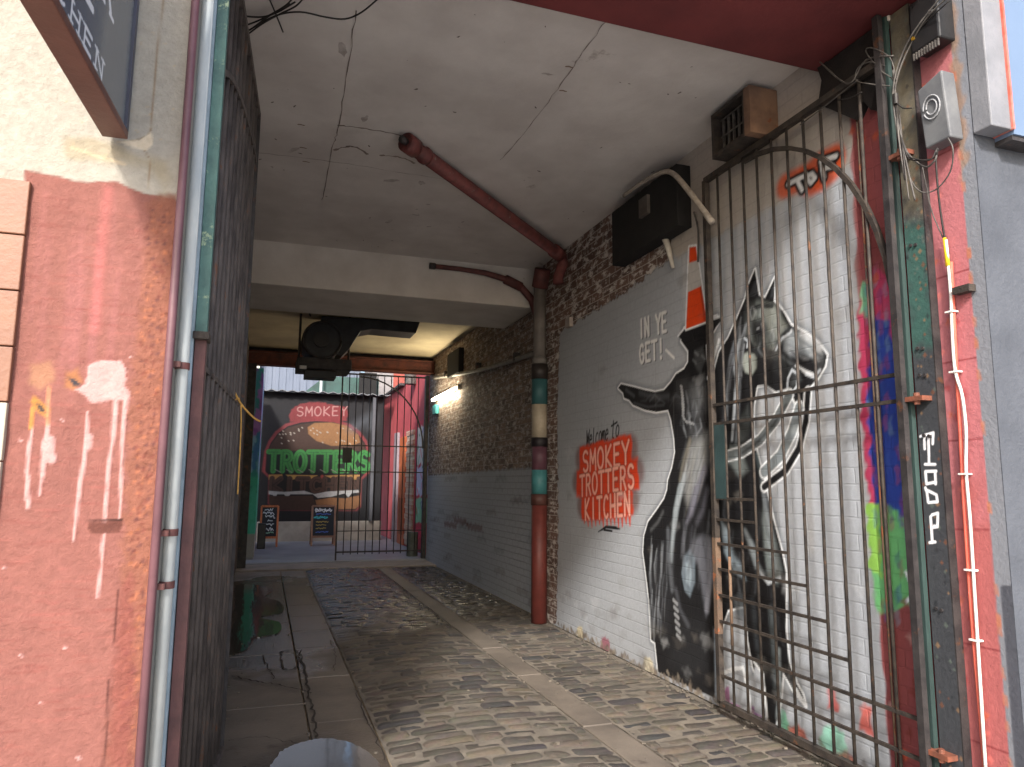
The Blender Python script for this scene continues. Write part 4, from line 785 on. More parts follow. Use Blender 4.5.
MB().tube([CR(895.5, 94), CR(896, 104)], .014, 10).build('tie', m_dcable, cb)
# conduit cable with yellow collar
wc = empty('white_cable', (3.19, 2.66, 1.5), 'white cable with a yellow collar clipped down the pink bricks', 'cable')
P_ = [(946, 240), (948, 262), (951, 300), (952, 330), (955, 370), (962, 395), (966, 430), (966, 470), (970, 520), (975, 600), (980, 680), (986, 775)]
MB().tube([CR(u, v, 3.19) for u, v in P_], .0075, 8, 5).build('sheath', mat('white_sheath', lin(220, 216, 208), lin(196, 192, 186), .5, 9, .1), wc, smooth=True)
MB().tube([CR(944.5, 238, 3.19), CR(948, 266, 3.19)], [.008, .012], 10).build('collar', mat('yellow_tape', lin(236, 196, 40), lin(220, 176, 30), .5, 5, 0), wc, smooth=True)
for u, v in ((951.5, 312), (955.5, 372), (965, 474), (971, 570), (976, 640)): a = CR(u, v, 3.2); MB().box((3.178, a[1]-.025, a[2]-.004), (3.216, a[1]+.02, a[2]+.004)).build('clip', mat('white_clip', lin(230, 228, 222), lin(215, 212, 206), .5, 5, 0), wc)
MB().tube([CR(945, 240, 3.19), CR(941, 215, 3.17), CR(938, 190, 3.15), CR(936, 160, 3.14), CR(937, 148, 3.13)], .005, 6, 5).build('tail', m_dcable, wc, smooth=True)
MB().tube([CR(944, 240, 3.19), CR(932, 212, 3.17), CR(926, 185, 3.15), CR(922, 165, 3.14)], .003, 6, 5).build('tail', m_cable, wc, smooth=True)
o = MB().tube([CR(u, v, 3.2) for u, v in ((951, 262), (955, 340), (960, 430), (965, 520), (972, 620), (979, 700), (985, 775))], .009, 8, 4).build('salmon_conduit', mat('salmon_conduit_paint', lin(214, 104, 84), lin(188, 84, 70), .6, 9, .2), smooth=True); tag(o, 'slim conduit painted salmon red running behind the white cable', 'pipe')
a = CR(962, 290, 3.2); tag(MB().box((3.17, a[1]-.06, a[2]-.02), (3.216, a[1]+.03, a[2]+.015)).build('wall_bracket', m_iron), 'small rusty bracket on the pink bricks right of the yellow collar', 'bracket')
a = on(891, 22, 2, 4.19); tag(MB().box((a[0]-.06, a[1]-.04, 4.165), (a[0]+.06, a[1]+.05, 4.196)).build('ceiling_fitting', mat('white_fitting', lin(214, 206, 196), lin(196, 188, 178), .5, 5, .1), bevel=.005), 'small white square fitting on the dark red soffit', 'fitting')
# dark sheet standing in for the shade of the hole under the soffit
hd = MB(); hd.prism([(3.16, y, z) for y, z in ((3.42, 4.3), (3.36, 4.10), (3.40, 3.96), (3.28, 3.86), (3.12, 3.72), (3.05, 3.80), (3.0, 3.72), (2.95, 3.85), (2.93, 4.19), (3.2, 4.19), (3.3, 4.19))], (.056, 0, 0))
tag(hd.build('dark_recess_board', mat('recess_shade_black', lin(34, 28, 26), lin(24, 20, 20), .95, 12, .5)), 'black board standing in for the shaded hole in the corner where soffit meets the whitewashed wall', 'board')
# ------------------------------------------------------------------ ceiling pipes and drain
m_rp = mat('oxide_pipe', lin(120, 62, 58), lin(84, 48, 46), .65, 9, .4, 60, spot=lin(124, 112, 104), spot_amt=.15, spot_scale=8)
p1, p2 = on(406, 142, 2, 4.26), on(572, 254, 2, 4.24)
dgp = empty('diagonal_pipe', tuple(p1), 'dark red cast iron pipe running diagonally under the front ceiling', 'pipe')
p1 = Vector(p1); p2 = Vector((3.12, p2[1], 4.2)); dd = (p2-p1).normalized()
MB().tube([p1, p2, p2+dd*.05+Vector((0, 0, -.06)), p2+Vector((0, .1, -.22)), (3.12, 7.55, 3.9)], .062, 16).build('pipe', m_rp, dgp, smooth=True)
MB().tube([p1+dd*.0, p1+dd*.12], .078, 16).build('collar', m_rp, dgp, smooth=True); MB().tube([p1+dd*.24, p1+dd*.28], .072, 16).build('collar', m_rp, dgp, smooth=True)
MB().tube([p2-dd*.22, p2-dd*.05], .078, 16).build('collar', m_rp, dgp, smooth=True)
MB().tube([p1-dd*.06, p1], .03, 10).build('stub', m_dark, dgp, smooth=True)
m_rp2 = mat('oxide_pipe_dark', lin(104, 58, 54), lin(70, 42, 40), .65, 9, .4, 60)
cvp = empty('curved_pipe', (1.8, 8.3, 4.2), 'thin red pipe curving across the beam face down to the drainpipe', 'pipe')
CP = [on(u, v, 1, 8.42) for u, v in ((432, 266), (460, 269), (485, 273), (505, 279), (521, 287), (532, 300), (537, 315), (539, 335))]
MB().tube([tuple(p) for p in CP], [.03, .03, .035, .04, .045, .05, .055, .06], 12).build('pipe', m_rp2, cvp, smooth=True)
MB().tube([tuple(CP[3]), tuple(CP[4])], .06, 12).build('collar', m_rp2, cvp, smooth=True); MB().tube([CP[0]-np.array([.03, 0, 0]), CP[0]+np.array([.04, 0, 0])], .04, 12).build('collar', m_dark, cvp, smooth=True)
# drainpipe with painted bands
dr = empty('drainpipe', (3.1, 8.1, 0), 'thick drainpipe on the right wall painted red below with turquoise and cream bands', 'pipe')
def zat(v): return on(547, v, 1, 8.1)[2]
bands = [(628, 505, lin(110, 52, 46), .092, 'lower_length'), (505, 494, lin(84, 52, 46), .1, 'collar'), (494, 470, lin(66, 126, 130), .094, 'turquoise_band'), (470, 447, lin(96, 62, 74), .092, 'plum_band'), (447, 438, lin(34, 30, 34), .1, 'collar'), (438, 405, lin(176, 164, 144), .094, 'cream_band'), (405, 380, lin(50, 94, 98), .096, 'teal_collar'), (380, 365, lin(48, 42, 40), .1, 'collar'), (365, 358, lin(120, 116, 112), .09, 'collar'), (358, 288, lin(118, 112, 108), .075, 'upper_length')]
for i, (v0, v1, c, r, nm) in enumerate(bands):
    m = mat('band_%s%d' % (nm, i), c, tuple(x*.72 for x in c), .55, 9, .3, 50, spot=lin(90, 60, 50), spot_amt=-.05, spot_scale=14)
    z0 = zat(v0) if i else 0.0
    MB().tube([(3.10, 8.1, z0), (3.10, 8.1, zat(v1))], r, 18).build(nm, m, dr, smooth=False)
MB().tube([(3.1, 8.1, zat(288)), (3.1, 8.0, 4.2)], .1, 14).build('top_hopper', m_rp2, dr, smooth=True)
for p in dr.children:
    for f in p.data.polygons: f.use_smooth = len(f.vertices) == 4
# rough rubble at pier corner behind pipe
# ------------------------------------------------------------------ wall openings and ducts on the right wall (high)
m_void = mat('void_black', lin(26, 24, 24), lin(16, 15, 15), .9, 6, .2)
du = empty('dark_duct_box', (3.1, 5.9, 3.8), 'black square duct box high on the brick wall under the ceiling', 'duct')
a0 = on(614, 258, 0, 3.1); a1 = on(679, 198, 0, 3.1)
zb_d = (on(615, 258, 0, 3.08)[2]+on(679, 232, 0, 3.08)[2])/2
MB().box((3.08, a1[1], zb_d), (3.216, a0[1], 4.22)).build('casing', m_void, du, bevel=.006)
MB().box((3.05, 5.35, 3.95), (3.08, 5.5, 4.12)).build('hatch_edge', mat('grey_hatch', lin(96, 90, 84), lin(70, 64, 60), .7, 6, .2), du)
wp = MB().tube([CR(u, v, 3.04) for u, v in ((624, 196), (640, 184), (660, 173), (672, 173), (684, 185), (700, 206), (712, 222))], [.018, .03, .035, .035, .035, .03, .025], 12, 4)
tag(wp.build('lagged_hose', mat('dirty_white_lagging', lin(178, 168, 156), lin(140, 130, 120), .8, 14, .5), smooth=True), 'dirty white hose arching over the black duct box', 'hose')
tag(MB().tube([CR(663, 232, 3.17), CR(668, 248, 3.17), CR(673, 268, 3.18)], [.035, .03, .015], 10, 3).build('plaster_drip', mat('pale_drip', lin(190, 184, 174), lin(160, 154, 146), .9, 12, .4), smooth=True), 'pale lump of dripped mortar below the black duct box', 'mortar')
tag(MB().tube([CR(694, 212, 3.19), CR(698, 230, 3.19), CR(698, 262, 3.19)], .008, 6, 3).build('grey_wire', m_cable, smooth=True), 'short grey wire hanging down the wall left of the gate top', 'wire')
gb = empty('grille_box', (3.05, 4.3, 4.1), 'rusty framed vent box with a grey grille under the ceiling above the gate', 'vent')
ya, yb2 = on(713, 130, 0, 2.99)[1], on(742, 110, 0, 2.99)[1]
za_ = 3.96
MB().box((2.99, yb2-.02, za_), (3.216, ya+.02, za_+.03)).box((2.99, yb2-.02, 4.27), (3.216, ya+.02, 4.30)).box((2.99, ya, za_+.031), (3.216, ya+.02, 4.269)).box((2.99, yb2-.02, za_+.031), (3.216, yb2, 4.269)).build('frame', m_iron, gb)
MB().box((3.17, yb2+.001, za_+.031), (3.2, ya-.001, 4.269)).build('back_panel', m_void, gb)
gr = MB()
for k in range(5): y = yb2+.05+k*(ya-yb2-.1)/4; gr.box((3.04, y-.008, za_+.06), (3.055, y+.008, 4.24))
for z in (za_+.06, za_+.15, 4.24): gr.box((3.035, yb2+.03, z-.006), (3.04, ya-.03, z+.006))
gr.build('grille', m_cable, gb)
MB().box((2.985, yb2-.09, za_-.0), (3.216, yb2-.021, 4.30)).build('side_plate', mat('rusty_side_plate', lin(136, 106, 84), lin(104, 80, 66), .75, 6, .4, 60, spot=lin(120, 70, 46), spot_amt=.3), gb, bevel=.004)
a = CR(569, 323, 3.19); tag(MB().box((3.17, a[1]-.06, a[2]-.05), (3.216, a[1]+.07, a[2]+.06)).build('small_junction_box', mat('white_jbox', lin(170, 160, 152), lin(150, 140, 134), .6, 6, .1), bevel=.005), 'tiny white junction box at the top left corner of the grey mural paint', 'box')
# ------------------------------------------------------------------ far wall fittings
lt = empty('strip_light', (3.12, 13.7, 3.3), 'lit fluorescent strip light on the brick wall near the yard', 'lamp')
l1, l2 = on(433, 400, 0, 3.12), on(455, 388, 0, 3.12)
em = bpy.data.materials.new('lit_tube'); em.use_nodes = True; bb = em.node_tree.nodes['Principled BSDF']; bb.inputs['Emission Color'].default_value = (1, .86, .6, 1); bb.inputs['Emission Strength'].default_value = 26; bb.inputs['Base Color'].default_value = (.9, .85, .7, 1)
MB().tube([tuple(l1), (l1[0], l2[1], (l1[2]+l2[2])/2)], .03, 12).build('tube', em, lt, smooth=True)
MB().box((3.155, l2[1]-.05, l2[2]-.02), (3.216, l1[1]+.05, l1[2]+.07)).build('housing', mat('grey_housing', lin(150, 146, 136), lin(130, 126, 118), .6, 4, .1), lt)
cp = empty('wall_conduit', (3.17, 11, 3.5), 'long grey conduit pipe along the bare brick wall from drainpipe to yard', 'pipe')
w1, w2, w3 = on(432, 378, 0, 3.17), on(480, 370, 0, 3.17), on(541, 351, 0, 3.17)
MB().tube([tuple(w1), tuple(w2), tuple(w3)], .035, 10, 5).build('pipe', mat('grey_conduit', lin(150, 146, 140), lin(118, 114, 110), .6, 9, .2), cp, smooth=True)
for t in (.2, .55, .85): a = Vector(w1).lerp(Vector(w3), t); MB().box((3.13, a[1]-.03, a[2]-.05), (3.216, a[1]+.03, a[2]+.06)).build('clip', m_dark, cp)
a0, a1 = on(449, 355, 0, 3.15), on(460, 372, 0, 3.15); tag(MB().box((3.12, a1[1], a1[2]), (3.216, a0[1], a0[2])).build('meter_cupboard', m_void, bevel=.01), 'small black box on the brick wall above the strip light', 'box')
a = on(434, 409, 0, 3.15); tag(MB().box((3.15, a[1]-.15, a[2]-.1), (3.216, a[1]+.15, a[2]+.08)).build('blue_notice', mat('turquoise_plate', lin(80, 170, 178), lin(60, 150, 160), .5, 3, 0)), 'little turquoise plate below the strip light', 'plate')
# ------------------------------------------------------------------ extractor fan under the rear ceiling
m_fan = mat('sooty_galvanised', lin(58, 60, 64), lin(38, 39, 42), .55, 4, .2, 30, metal=.4)
fy = 11.3
fan = empty('extractor_fan', (1.0, fy, 3.9), 'black extractor fan with flat duct hung under the rear ceiling', 'fan')
FU = lambda u, v, y=fy: tuple(on(u, v, 1, y))
out = [FU(322, 316), FU(420, 322), FU(416, 333), FU(372, 329), (FU(361, 331)), FU(356, 338), FU(350, 348), FU(342, 356), FU(325, 352), FU(316, 338)]
MB().prism([(p[0], fy, min(p[2], 4.165)) for p in out], (0, .5, 0)).build('duct', m_fan, fan, bevel=.01)
c0 = Vector(FU(322, 341)); 
MB().tube([c0+Vector((0, -.08, 0)), c0+Vector((0, .55, 0))], .30, 28).build('fan_housing', m_fan, fan, smooth=False)
MB().tube([c0+Vector((math.cos(t*.2618)*.28, -.09, math.sin(t*.2618)*.28)) for t in range(25)], .02, 8).build('rim', m_dark, fan, smooth=True)
MB().tube([c0+Vector((-.02, -.14, 0)), c0+Vector((-.02, -.05, 0))], .12, 18).build('motor', m_black, fan)
q0, q1 = FU(297, 356), FU(351, 364); MB().box((q0[0], fy-.1, q1[2]-.12), (q1[0], fy+.6, q1[2]+.05)).build('cradle', m_dark, fan, bevel=.01)
q0, q1 = FU(305, 370), FU(336, 378); MB().box((q0[0], fy, q1[2]), (q1[0], fy+.4, q0[2]+.0)).build('base_tray', m_fan, fan)
for u in (299, 349): p = FU(u, 360); MB().tube([(p[0], fy+.1, p[2]), (p[0], fy+.1, 4.18)], .018, 8).build('hanger', m_dark, fan)
p = FU(303, 367, fy-.12); MB().box((p[0]-.05, fy-.14, p[2]-.03), (p[0]+.05, fy-.11, p[2]+.02)).build('plate', mat('pale_plate', lin(190, 190, 190), lin(170, 170, 170), .4, 3, 0), fan)
# conduit on the rear ceiling left of the fan
tag(MB().tube([(XL+.02, 10.9, 4.15), (.5, 11.0, 4.15), (.55, 11.4, 4.15)], .015, 8).build('ceiling_conduit', m_dcable), 'thin dark conduit on the rear ceiling left of the fan', 'pipe')
# cables at the top left of the front ceiling
hc = empty('ceiling_cables', (0, 4, 4.3), 'dark loose cables strung under the ceiling at the top left', 'cables')
cc = lambda u, v, z=4.28: tuple(on(u, v, 2, z))
for p in ([(243, 38), (262, 24), (280, 14), (296, 6), (305, -4)], [(246, 32), (275, 16), (300, 12), (325, 17), (345, 19), (362, 12), (380, -3)], [(243, 16), (262, 17), (278, 12), (295, 2)], [(244, 26), (262, 19), (285, 6), (294, -4)], [(268, -4), (275, 12), (283, 32)], [(250, 30), (272, 14), (290, 4)]):
    MB().tube([cc(*q) for q in p], .005, 6, 5).build('cable', m_dcable, hc, smooth=True)
# ------------------------------------------------------------------ far gate
fg = empty('yard_gate', (3.12, 14.9, 0), 'slim black barred gate half closing the yard end of the passage', 'gate')
gy = 15.0; X0, X1 = 1.42, 3.14; zt, zbm = 3.80, .16
for nm, a, b, w in (('stile', (X0, gy, .05), (X0, gy, zt), .03), ('rail', (X0, gy, zt), (X1, gy, zt), .03), ('rail', (X0, gy, zbm+.05), (X1, gy, zbm+.05), .03), ('rail', (X0, gy, 2.33), (X1, gy, 2.33), .022), ('rail', (X0, gy, 1.8), (X1, gy, 1.8), .022), ('rail', (X0, gy, .62), (X1, gy, .62), .018)):
    MB().tube([a, b], w/2, square=True).build(nm, m_dark, fg)
for k in range(1, 12): x = X0+(X1-X0)*k/12; MB().tube([(x, gy, zbm), (x, gy, zt)], .010, 6).build('bar', m_dark, fg, smooth=True)
MB().tube([(X0+.35+(X1-X0-.37)*math.sin(t*math.pi/24), gy-.01, 2.3+1.45*math.cos(t*math.pi/24)) for t in range(13)], .013, square=True).build('arch_bar', m_dark, fg)
MB().box((X0+.06, gy-.03, 1.98), (X0+.24, gy+.03, 2.28)).build('lock_box', m_black, fg)
tag(MB().box((3.14, 14.92, .0), (3.215, 15.05, 3.84)).build('yard_gate_post', m_dark), 'dark steel post hinging the yard gate against the brick wall', 'post')
tag(MB().box((XL+.01, 14.3, 0.0), (XL+.16, 14.42, 3.8)).build('left_yard_post', m_dark), 'dark post at the left side of the yard opening', 'post')
# ------------------------------------------------------------------ yard: burger wall
BY = 20.0
K = Canvas(1, BY, -.35, 3.05, .55, 3.93, .014, lin(28, 28, 34))
DK, RD = lin(24, 24, 30), lin(170, 44, 54)
K.c[..., :3] = lin(34, 34, 42)
cz = lambda *p: [(250+x/5.9, 395+y/5.9) for x, y in p]
bun = [(90, 320), (110, 270), (150, 215), (210, 170), (290, 148), (400, 140), (500, 145), (590, 170), (650, 215), (690, 270), (700, 320)]
K.poly(cz(*bun, (705, 460), (660, 500), (655, 660), (630, 685), (140, 680), (105, 640), (110, 490), (70, 450), (85, 330)), RD, .05)
K.poly(cz(*[(x+(12 if x < 400 else -12), y+14) for x, y in bun], (690, 450), (645, 500), (645, 655), (620, 680), (140, 678), (116, 640), (118, 480), (90, 450), (98, 330)), DK, .03)
K.poly(cz(*[(x+(14 if x < 400 else -14), y+22) for x, y in bun]), lin(86, 54, 40), .04); K.poly(cz((340, 190), (380, 165), (480, 162), (570, 180), (640, 235), (650, 280), (600, 300), (480, 300), (390, 270), (345, 230)), lin(186, 124, 52), .04)
rr = random.Random(4)
for i in range(34): t = rr.random(); x = 140+rr.random()*500; y = 190+rr.random()*100; K.stroke(cz((x, y), (x+5, y+4)), .028, lin(214, 200, 180), .012, .85)
K.poly(cz((230, 120), (250, 80), (300, 50), (400, 40), (560, 70), (580, 100), (570, 150), (520, 165), (420, 150), (300, 155), (240, 160)), lin(168, 34, 44), .05, wob=.02)
K.text('SMOKEY', (250+275/5.9, 395+124/5.9), (250+572/5.9, 395+120/5.9), .24, .032, lin(224, 150, 146), .014)
# green letters
K.poly(cz((100, 330), (700, 330), (700, 455), (110, 455)), lin(20, 40, 34), .03)
K.text('TROTTERS', (250+105/5.9, 395+448/5.9), (250+700/5.9, 395+448/5.9), .50, .135, lin(52, 170, 66), .02, gap=.22)
K.text('TROTTERS', (250+105/5.9, 395+450/5.9), (250+700/5.9, 395+450/5.9), .50, .02, lin(30, 96, 52), .02, gap=.22, a=.6)
for i in range(8): x = 150+i*66; K.stroke(cz((x, 440), (x+30, 456)), .02, lin(190, 180, 170), .02, .7)
K.poly(cz((110, 470), (190, 468), (195, 500), (110, 500)), lin(216, 150, 30), .02); K.poly(cz((210, 470), (400, 474), (340, 508), (290, 490), (250, 500)), lin(222, 166, 30), .02); K.poly(cz((440, 475), (650, 470), (640, 505), (580, 490), (500, 500)), lin(214, 150, 40), .02)
K.stroke(cz((425, 480), (440, 520)), .08, lin(200, 60, 36), .03)
K.poly(cz((115, 500), (650, 500), (650, 575), (115, 575)), lin(30, 22, 22), .03)
K.text('KITCHEN', (250+120/5.9, 395+568/5.9), (250+645/5.9, 395+568/5.9), .33, .14, lin(92, 58, 44), .02, gap=.2); K.text('KITCHEN', (250+125/5.9, 395+566/5.9), (250+648/5.9, 395+566/5.9), .31, .016, lin(34, 22, 20), .02, gap=.2)
K.poly(cz((110, 565), (200, 572), (320, 565), (380, 585), (450, 570), (640, 560), (645, 575), (600, 580), (580, 605), (560, 580), (480, 600), (400, 608), (370, 585), (240, 585), (220, 605), (200, 585), (160, 585), (150, 610), (135, 590), (110, 585)), lin(206, 206, 206), .015)
K.poly(cz((112, 595), (370, 595), (390, 660), (370, 680), (140, 672), (112, 640)), lin(84, 52, 38), .03); K.poly(cz((385, 620), (480, 605), (560, 610), (600, 600), (652, 592), (652, 650), (620, 672), (400, 676)), lin(176, 112, 46), .03)
K.stroke(cz((600, 200), (680, 150), (720, 130), (715, 180)), .25, lin(120, 130, 145), .3, .45)
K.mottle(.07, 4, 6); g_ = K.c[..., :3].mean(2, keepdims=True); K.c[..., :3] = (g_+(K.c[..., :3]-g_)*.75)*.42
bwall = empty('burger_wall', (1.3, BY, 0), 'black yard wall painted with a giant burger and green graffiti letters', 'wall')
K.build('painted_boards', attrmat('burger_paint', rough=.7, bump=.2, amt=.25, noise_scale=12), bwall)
MB().box((-.35, BY+.01, .0), (3.05, BY+.3, 3.95)).build('wall_core', m_dark, bwall)
MB().box((-.36, BY-.06, .0), (3.06, BY, .56)).build('plinth', mat('concrete_plinth', lin(160, 155, 146), lin(136, 130, 122), .8, 3, .3), bwall, bevel=.01)
rf = MB(); nx = 90
for i in range(nx):
    x0 = -.42+3.6*i/nx; x1_ = x0+3.6/nx; z0, z1 = [3.95+.02*math.sin(q*24) for q in (x0, x1_)]
    rf.prism([(x0, BY-.25, z0), (x1_, BY-.25, z1), (x1_, BY+3, z1+.25), (x0, BY+3, z0+.25)], (0, 0, .02))
rf.build('corrugated_roof', mat('grey_corrugate', lin(120, 122, 126), lin(92, 94, 98), .6, 4, .2), bwall)
MB().box((2.72, BY-.16, .56), (2.80, BY-.02, 3.9)).build('downpipe', mat('dark_grey_pipe', lin(80, 82, 88), lin(64, 66, 72), .5, 4, .1), bwall)
# chalk boards
m_frame = mat('orange_pine', lin(196, 116, 72), lin(160, 90, 58), .6, 5, .2, stretch=(6, 6, 1)); m_slt = mat('chalkboard', lin(34, 38, 44), lin(26, 28, 34), .7, 6, .1)
def aboard(label, x0, x1, y, seed, tilt, lines, mf):
    g = empty('chalkboard_sign', ((x0+x1)/2, y, .05), label, 'chalkboard', 'A-boards in front of the burger wall'); w = x1-x0
    z1 = 1.0; sl = lambda z: y+.18*(z-.05)
    MB().tube([(x0, sl(.05), .05), (x0, sl(z1), z1)], .022, square=True).build('leg', mf, g); MB().tube([(x1, sl(.05), .05), (x1, sl(z1), z1)], .022, square=True).build('leg', mf, g)
    MB().tube([(x0, y+.5, .05), (x0, sl(z1)+.03, z1)], .018, square=True).build('leg', mf, g); MB().tube([(x1, y+.5, .05), (x1, sl(z1)+.03, z1)], .018, square=True).build('leg', mf, g)
    for z in (.27, z1): MB().tube([(x0, sl(z)-.003, z), (x1, sl(z)-.003, z)], .024, square=True).build('rail', mf, g)
    c = Canvas(1, 0, x0+.02, x1-.02, .29, z1-.02, .008, lin(34, 38, 46)); rr = random.Random(seed)
    for (zz, col, amp, a, b) in lines:
        xs = x0+.04+a*w; pts = []
        while xs < x0+w*b-.04: pts.append((xs, zz+rr.uniform(-amp, amp))); xs += .018
        c.stroke(pts, .014, col, .008, px=False)
    o = c.build('slate', attrmat('slate_%d' % seed, rough=.7, bump=.05, amt=.1), g); me = o.data
    for v_ in me.vertices: z = v_.co.z+.05; v_.co.y = .18*(z-.05)-.012
    return g
w_, b_1, y_, bl = lin(220, 225, 235), lin(70, 190, 200), lin(170, 150, 80), lin(80, 110, 200)
a1_ = aboard('narrow orange framed chalkboard covered in white chalk scrawl, left of the pair', -.02, .36, 18.4, 3, 0, [(.92, w_, .03, .1, .8), (.84, w_, .04, 0, .9), (.75, w_, .04, .15, .95), (.66, w_, .02, .3, .8), (.56, w_, .03, .1, .9), (.46, w_, .04, .1, .9), (.38, lin(140, 190, 170), .02, .1, .9)], m_frame)
a2_ = aboard('wider pale framed chalkboard with coloured chalk lines, right of the pair', 1.16, 1.70, 18.4, 8, 0, [(.92, w_, .03, .05, .95), (.88, w_, .03, .05, .95), (.81, bl, .015, .1, .9), (.74, b_1, .02, 0, .75), (.72, b_1, .02, 0, .75), (.62, y_, .015, .1, .8), (.55, y_, .015, .1, .7), (.47, y_, .015, .1, .7), (.38, bl, .01, .1, .8)], mat('pale_pine', lin(150, 112, 92), lin(122, 90, 76), .6, 5, .2))
# left hoarding in the yard
HL = Canvas(0, -.12, 15.6, 19.6, .1, 3.9, .03, lin(90, 190, 170))
for i in range(60):
    y, z = random.uniform(15.6, 19.6), random.uniform(.4, 3.8); c = lin(80, 200, 170) if z < 1.8 else random.choice([lin(60, 140, 200), lin(150, 200, 230), lin(170, 90, 180), lin(200, 150, 210), lin(40, 120, 120)]) if z < 3 else random.choice([lin(170, 90, 190), lin(150, 110, 200)])
    HL.poly([(y-.4, z-.2), (y-.2, z+.3), (y+.3, z+.25), (y+.4, z-.2)], c, .1, .9, px=False, wob=.05, f=8)
HL.poly([(15, -.1), (20, -.1), (20, .5), (15, .5)], lin(180, 180, 175), .03, px=False)
hoard = empty('graffiti_hoarding', (-.2, 17.5, 0), 'hoarding sprayed mint, blue and purple at the left of the yard', 'hoarding')
hmat = attrmat('hoarding_paint', rough=.6, amt=.1, bump=.1); HL.build('painted_face', hmat, hoard, flip=False)
HF = Canvas(1, 15.58, -.42, -.12, .1, 3.9, .015, lin(40, 120, 110)); rh = random.Random(2)
for i in range(90):
    x, z = rh.uniform(-.42, -.12), rh.uniform(.4, 3.8); c = rh.choice([lin(50, 150, 126), lin(60, 160, 140)]) if z < 1.7 else rh.choice([lin(50, 100, 150), lin(110, 150, 180), lin(40, 120, 120)]) if z < 2.6 else rh.choice([lin(120, 70, 140), lin(140, 100, 160), lin(50, 120, 120)])
    HF.poly([(x-.06, z-.2), (x-.03, z+.2), (x+.05, z+.15), (x+.06, z-.2)], c, .04, .9, px=False, wob=.02, f=20)
HF.poly([(-.5, 0), (0, 0), (0, .55), (-.5, .55)], lin(130, 130, 128), .02, px=False)
HF.build('end_face', hmat, hoard); MB().box((-.42, 15.59, .05), (-.301, 15.7, 3.9)).build('end_post', m_wf, hoard); MB().box((-.3, 15.6, .05), (-.135, 19.6, 3.9)).build('panel', m_wf, hoard)
tag(MB().box((-.08, 17.9, .05), (.1, 18.3, .62)).build('black_bin', m_black, bevel=.02), 'black bin standing against the sprayed hoarding', 'bin')
# pale building behind, dark green roof between
pb = empty('pale_shed', (0, 27, 0), 'pale blue grey clad building behind the burger wall', 'building')
cl = MB()
for i in range(60): x = -4+i*.12; cl.box((x, 27-(.03 if i % 2 else 0), 0), (x+.119, 27.2, 9))
cl.build('cladding', mat('pale_blue_cladding', lin(100, 109, 126), lin(86, 96, 114), .6, 1, .1, stretch=(4, 1, .4)), pb)
MB().box((-1.2, 26.6, 0), (-.35, 26.9, 9)).build('corner_pillar', mat('cream_pillar', lin(206, 206, 190), lin(186, 188, 172), .7, 2, .1), pb)
gn = empty('green_roof', (2, 24.5, 4), 'dark green sloping roof poking up behind the corrugated edge', 'roof')
MB().prism([(.9, 23.6, 4.25), (1.7, 23.6, 4.95), (3.4, 23.6, 4.95), (3.4, 23.6, 4.2)], (0, 2.5, 0)).build('roof_slope', mat('bottle_green', lin(44, 78, 72), lin(34, 60, 56), .6, 3, .2), gn)
MB().box((2.75, 23.4, 4.2), (3.3, 23.59, 5.1)).build('dark_panel', m_void, gn)
MB().tube([(1.55, 23.3, 4.0), (1.55, 23.3, 5.6)], .04, 8).build('flue', mat('zinc', lin(200, 204, 206), lin(180, 184, 186), .4, 3, 0), gn)
wb2 = empty('white_brick_block', (3.6, 25, 0), 'white and red brick block rising behind the green roof', 'building')
MB().box((3.35, 25, 0), (4.1, 27, 9)).build('white_wall', mat('white_brick', lin(140, 136, 136), lin(118, 112, 112), .8, 8, .2), wb2); MB().box((4.1, 24.98, 0), (4.5, 27, 9)).build('red_wall', mat('red_brick_far', lin(158, 78, 66), lin(130, 62, 54), .8, 8, .2), wb2)
TW = Canvas(1, 25.5, 4.5, 6.6, 0, 9, .04, lin(120, 170, 205))
for i in range(90): x, z = random.uniform(4.5, 6.6), random.uniform(3, 8.5); TW.poly([(x-.12, z-.1), (x-.05, z+.12), (x+.12, z+.08), (x+.08, z-.12)], random.choice([lin(214, 60, 60), lin(230, 236, 240), lin(60, 120, 180), lin(230, 236, 240), lin(150, 190, 220)]), .05, .9, px=False, wob=.05, f=12)
tg = empty('graffiti_block', (5.5, 25.5, 0), 'pale blue block covered in red and white graffiti beyond the red building', 'building'); TW.build('painted_face', attrmat('block_paint', amt=.1, bump=.1), tg); MB().box((4.51, 25.52, 0), (6.6, 27, 9)).build('block_core', m_wf, tg)
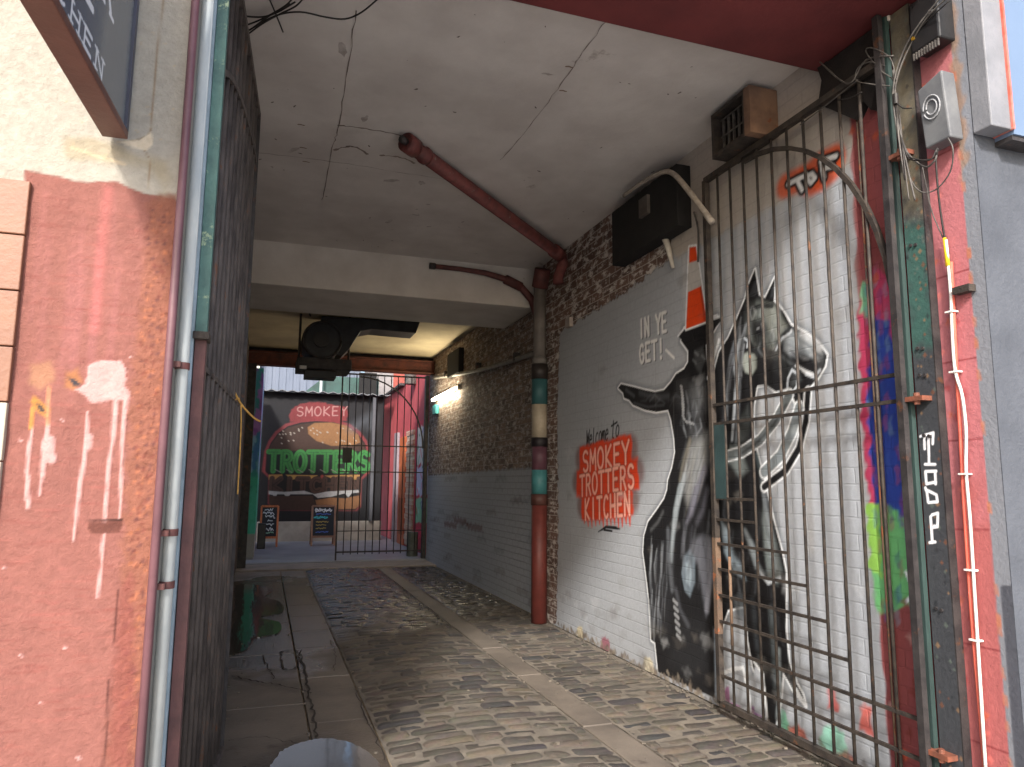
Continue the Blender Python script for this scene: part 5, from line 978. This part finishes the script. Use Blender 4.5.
# red building on the right of the yard
RX = 3.35
rb = empty('red_building', (RX, 18, 0), 'red painted yard building with orange door, striped shutter and flower graffiti', 'building')
rx = lambda u, v: on(u, v, 0, RX)
m_rb = mat('red_render', lin(176, 72, 78), lin(150, 58, 64), .8, 2, .2)
MB().prism([(RX, 15.1, 0), (RX, 22.5, 0), (RX, 22.5, 4.1), (RX, 18.6, 4.1), (RX, 16.9, 4.75), (RX, 15.1, 4.75)], (3, 0, 0)).build('wall', m_rb, rb)
RC = Canvas(0, RX-.004, 15.15, 16.9, .1, 3.0, .02, lin(190, 60, 74))
for (y0, y1, z0, z1, c) in ((15.25, 16.7, 2.0, 2.85, lin(214, 206, 196)), (15.25, 16.7, 1.3, 1.95, lin(206, 196, 214)), (15.25, 16.7, .7, 1.25, lin(150, 200, 160)), (15.25, 16.7, .35, .6, lin(214, 60, 84))): RC.poly([(y0, z0), (y1, z0), (y1, z1), (y0, z1)], c, .05, px=False, wob=.05, f=14)
for i in range(50): y, z = random.uniform(15.3, 16.7), random.uniform(.4, 2.9); RC.stroke([(y, z), (y+random.uniform(-.2, .2), z+random.uniform(-.2, .2))], .05, random.choice([lin(220, 60, 80), lin(120, 90, 160), lin(70, 140, 90), lin(230, 230, 230)]), .04, .8, px=False)
RC.build('graffiti_panel', attrmat('graffiti_paint', amt=.1, bump=.1), rb, flip=True)
dy0, dy1 = 18.1, 18.9
dn = MB().box((RX-.03, dy0, .05), (RX+.0-.002, dy1, 2.75)).build('door', mat('orange_door', lin(196, 104, 60), lin(160, 80, 48), .5, 4, .1), rb, bevel=.006)
MB().box((RX-.04, dy0+.1, .3), (RX-.031, dy1-.1, 1.2)).build('door_panel', mat('orange_door_dark', lin(150, 78, 46), lin(120, 62, 38), .5, 4, .1), dn)
sh = MB()
for k in range(22): z = .1+k*.125; sh.box((RX-.03-(.02 if k % 2 else 0), 17.0, z), (RX-.003, 17.9, z+.118))
sh.build('striped_shutter', mat('cream_red_shutter', lin(206, 196, 176), lin(170, 110, 90), .6, 1.5, .1, stretch=(.2, .2, 9)), rb)
MB().box((RX-.08, 19.1, .05), (RX-.003, 19.5, 2.9)).build('grey_pipe_stack', mat('lilac_grey', lin(150, 140, 148), lin(128, 118, 126), .6, 4, .2), rb)
MB().tube([(RX-.1, 17.2, 3.95), (RX-.1, 17.2, 4.25)], .16, 14).build('roof_vent', m_cable, rb)
MB().box((RX-.12, 18.6, 4.1), (RX+3, 22.5, 4.16)).build('eave', m_dark, rb)
tag(MB().tube([(3.05, 15.5, .05), (3.05, 15.5, .55)], .12, 12).build('waste_bin', mat('green_grey_bin', lin(90, 96, 90), lin(60, 64, 60), .6, 6, .1)), 'low grey container at the foot of the yard gate post', 'bin')
# vertical caps for the passage flanks
MB().box((-4, 14.92, 0), (XL-.0, 15.2, 6)).build('rear_side_wall', m_dark); tag(bpy.data.objects['rear_side_wall'], 'dark wall flanking the yard opening on the left', 'wall')
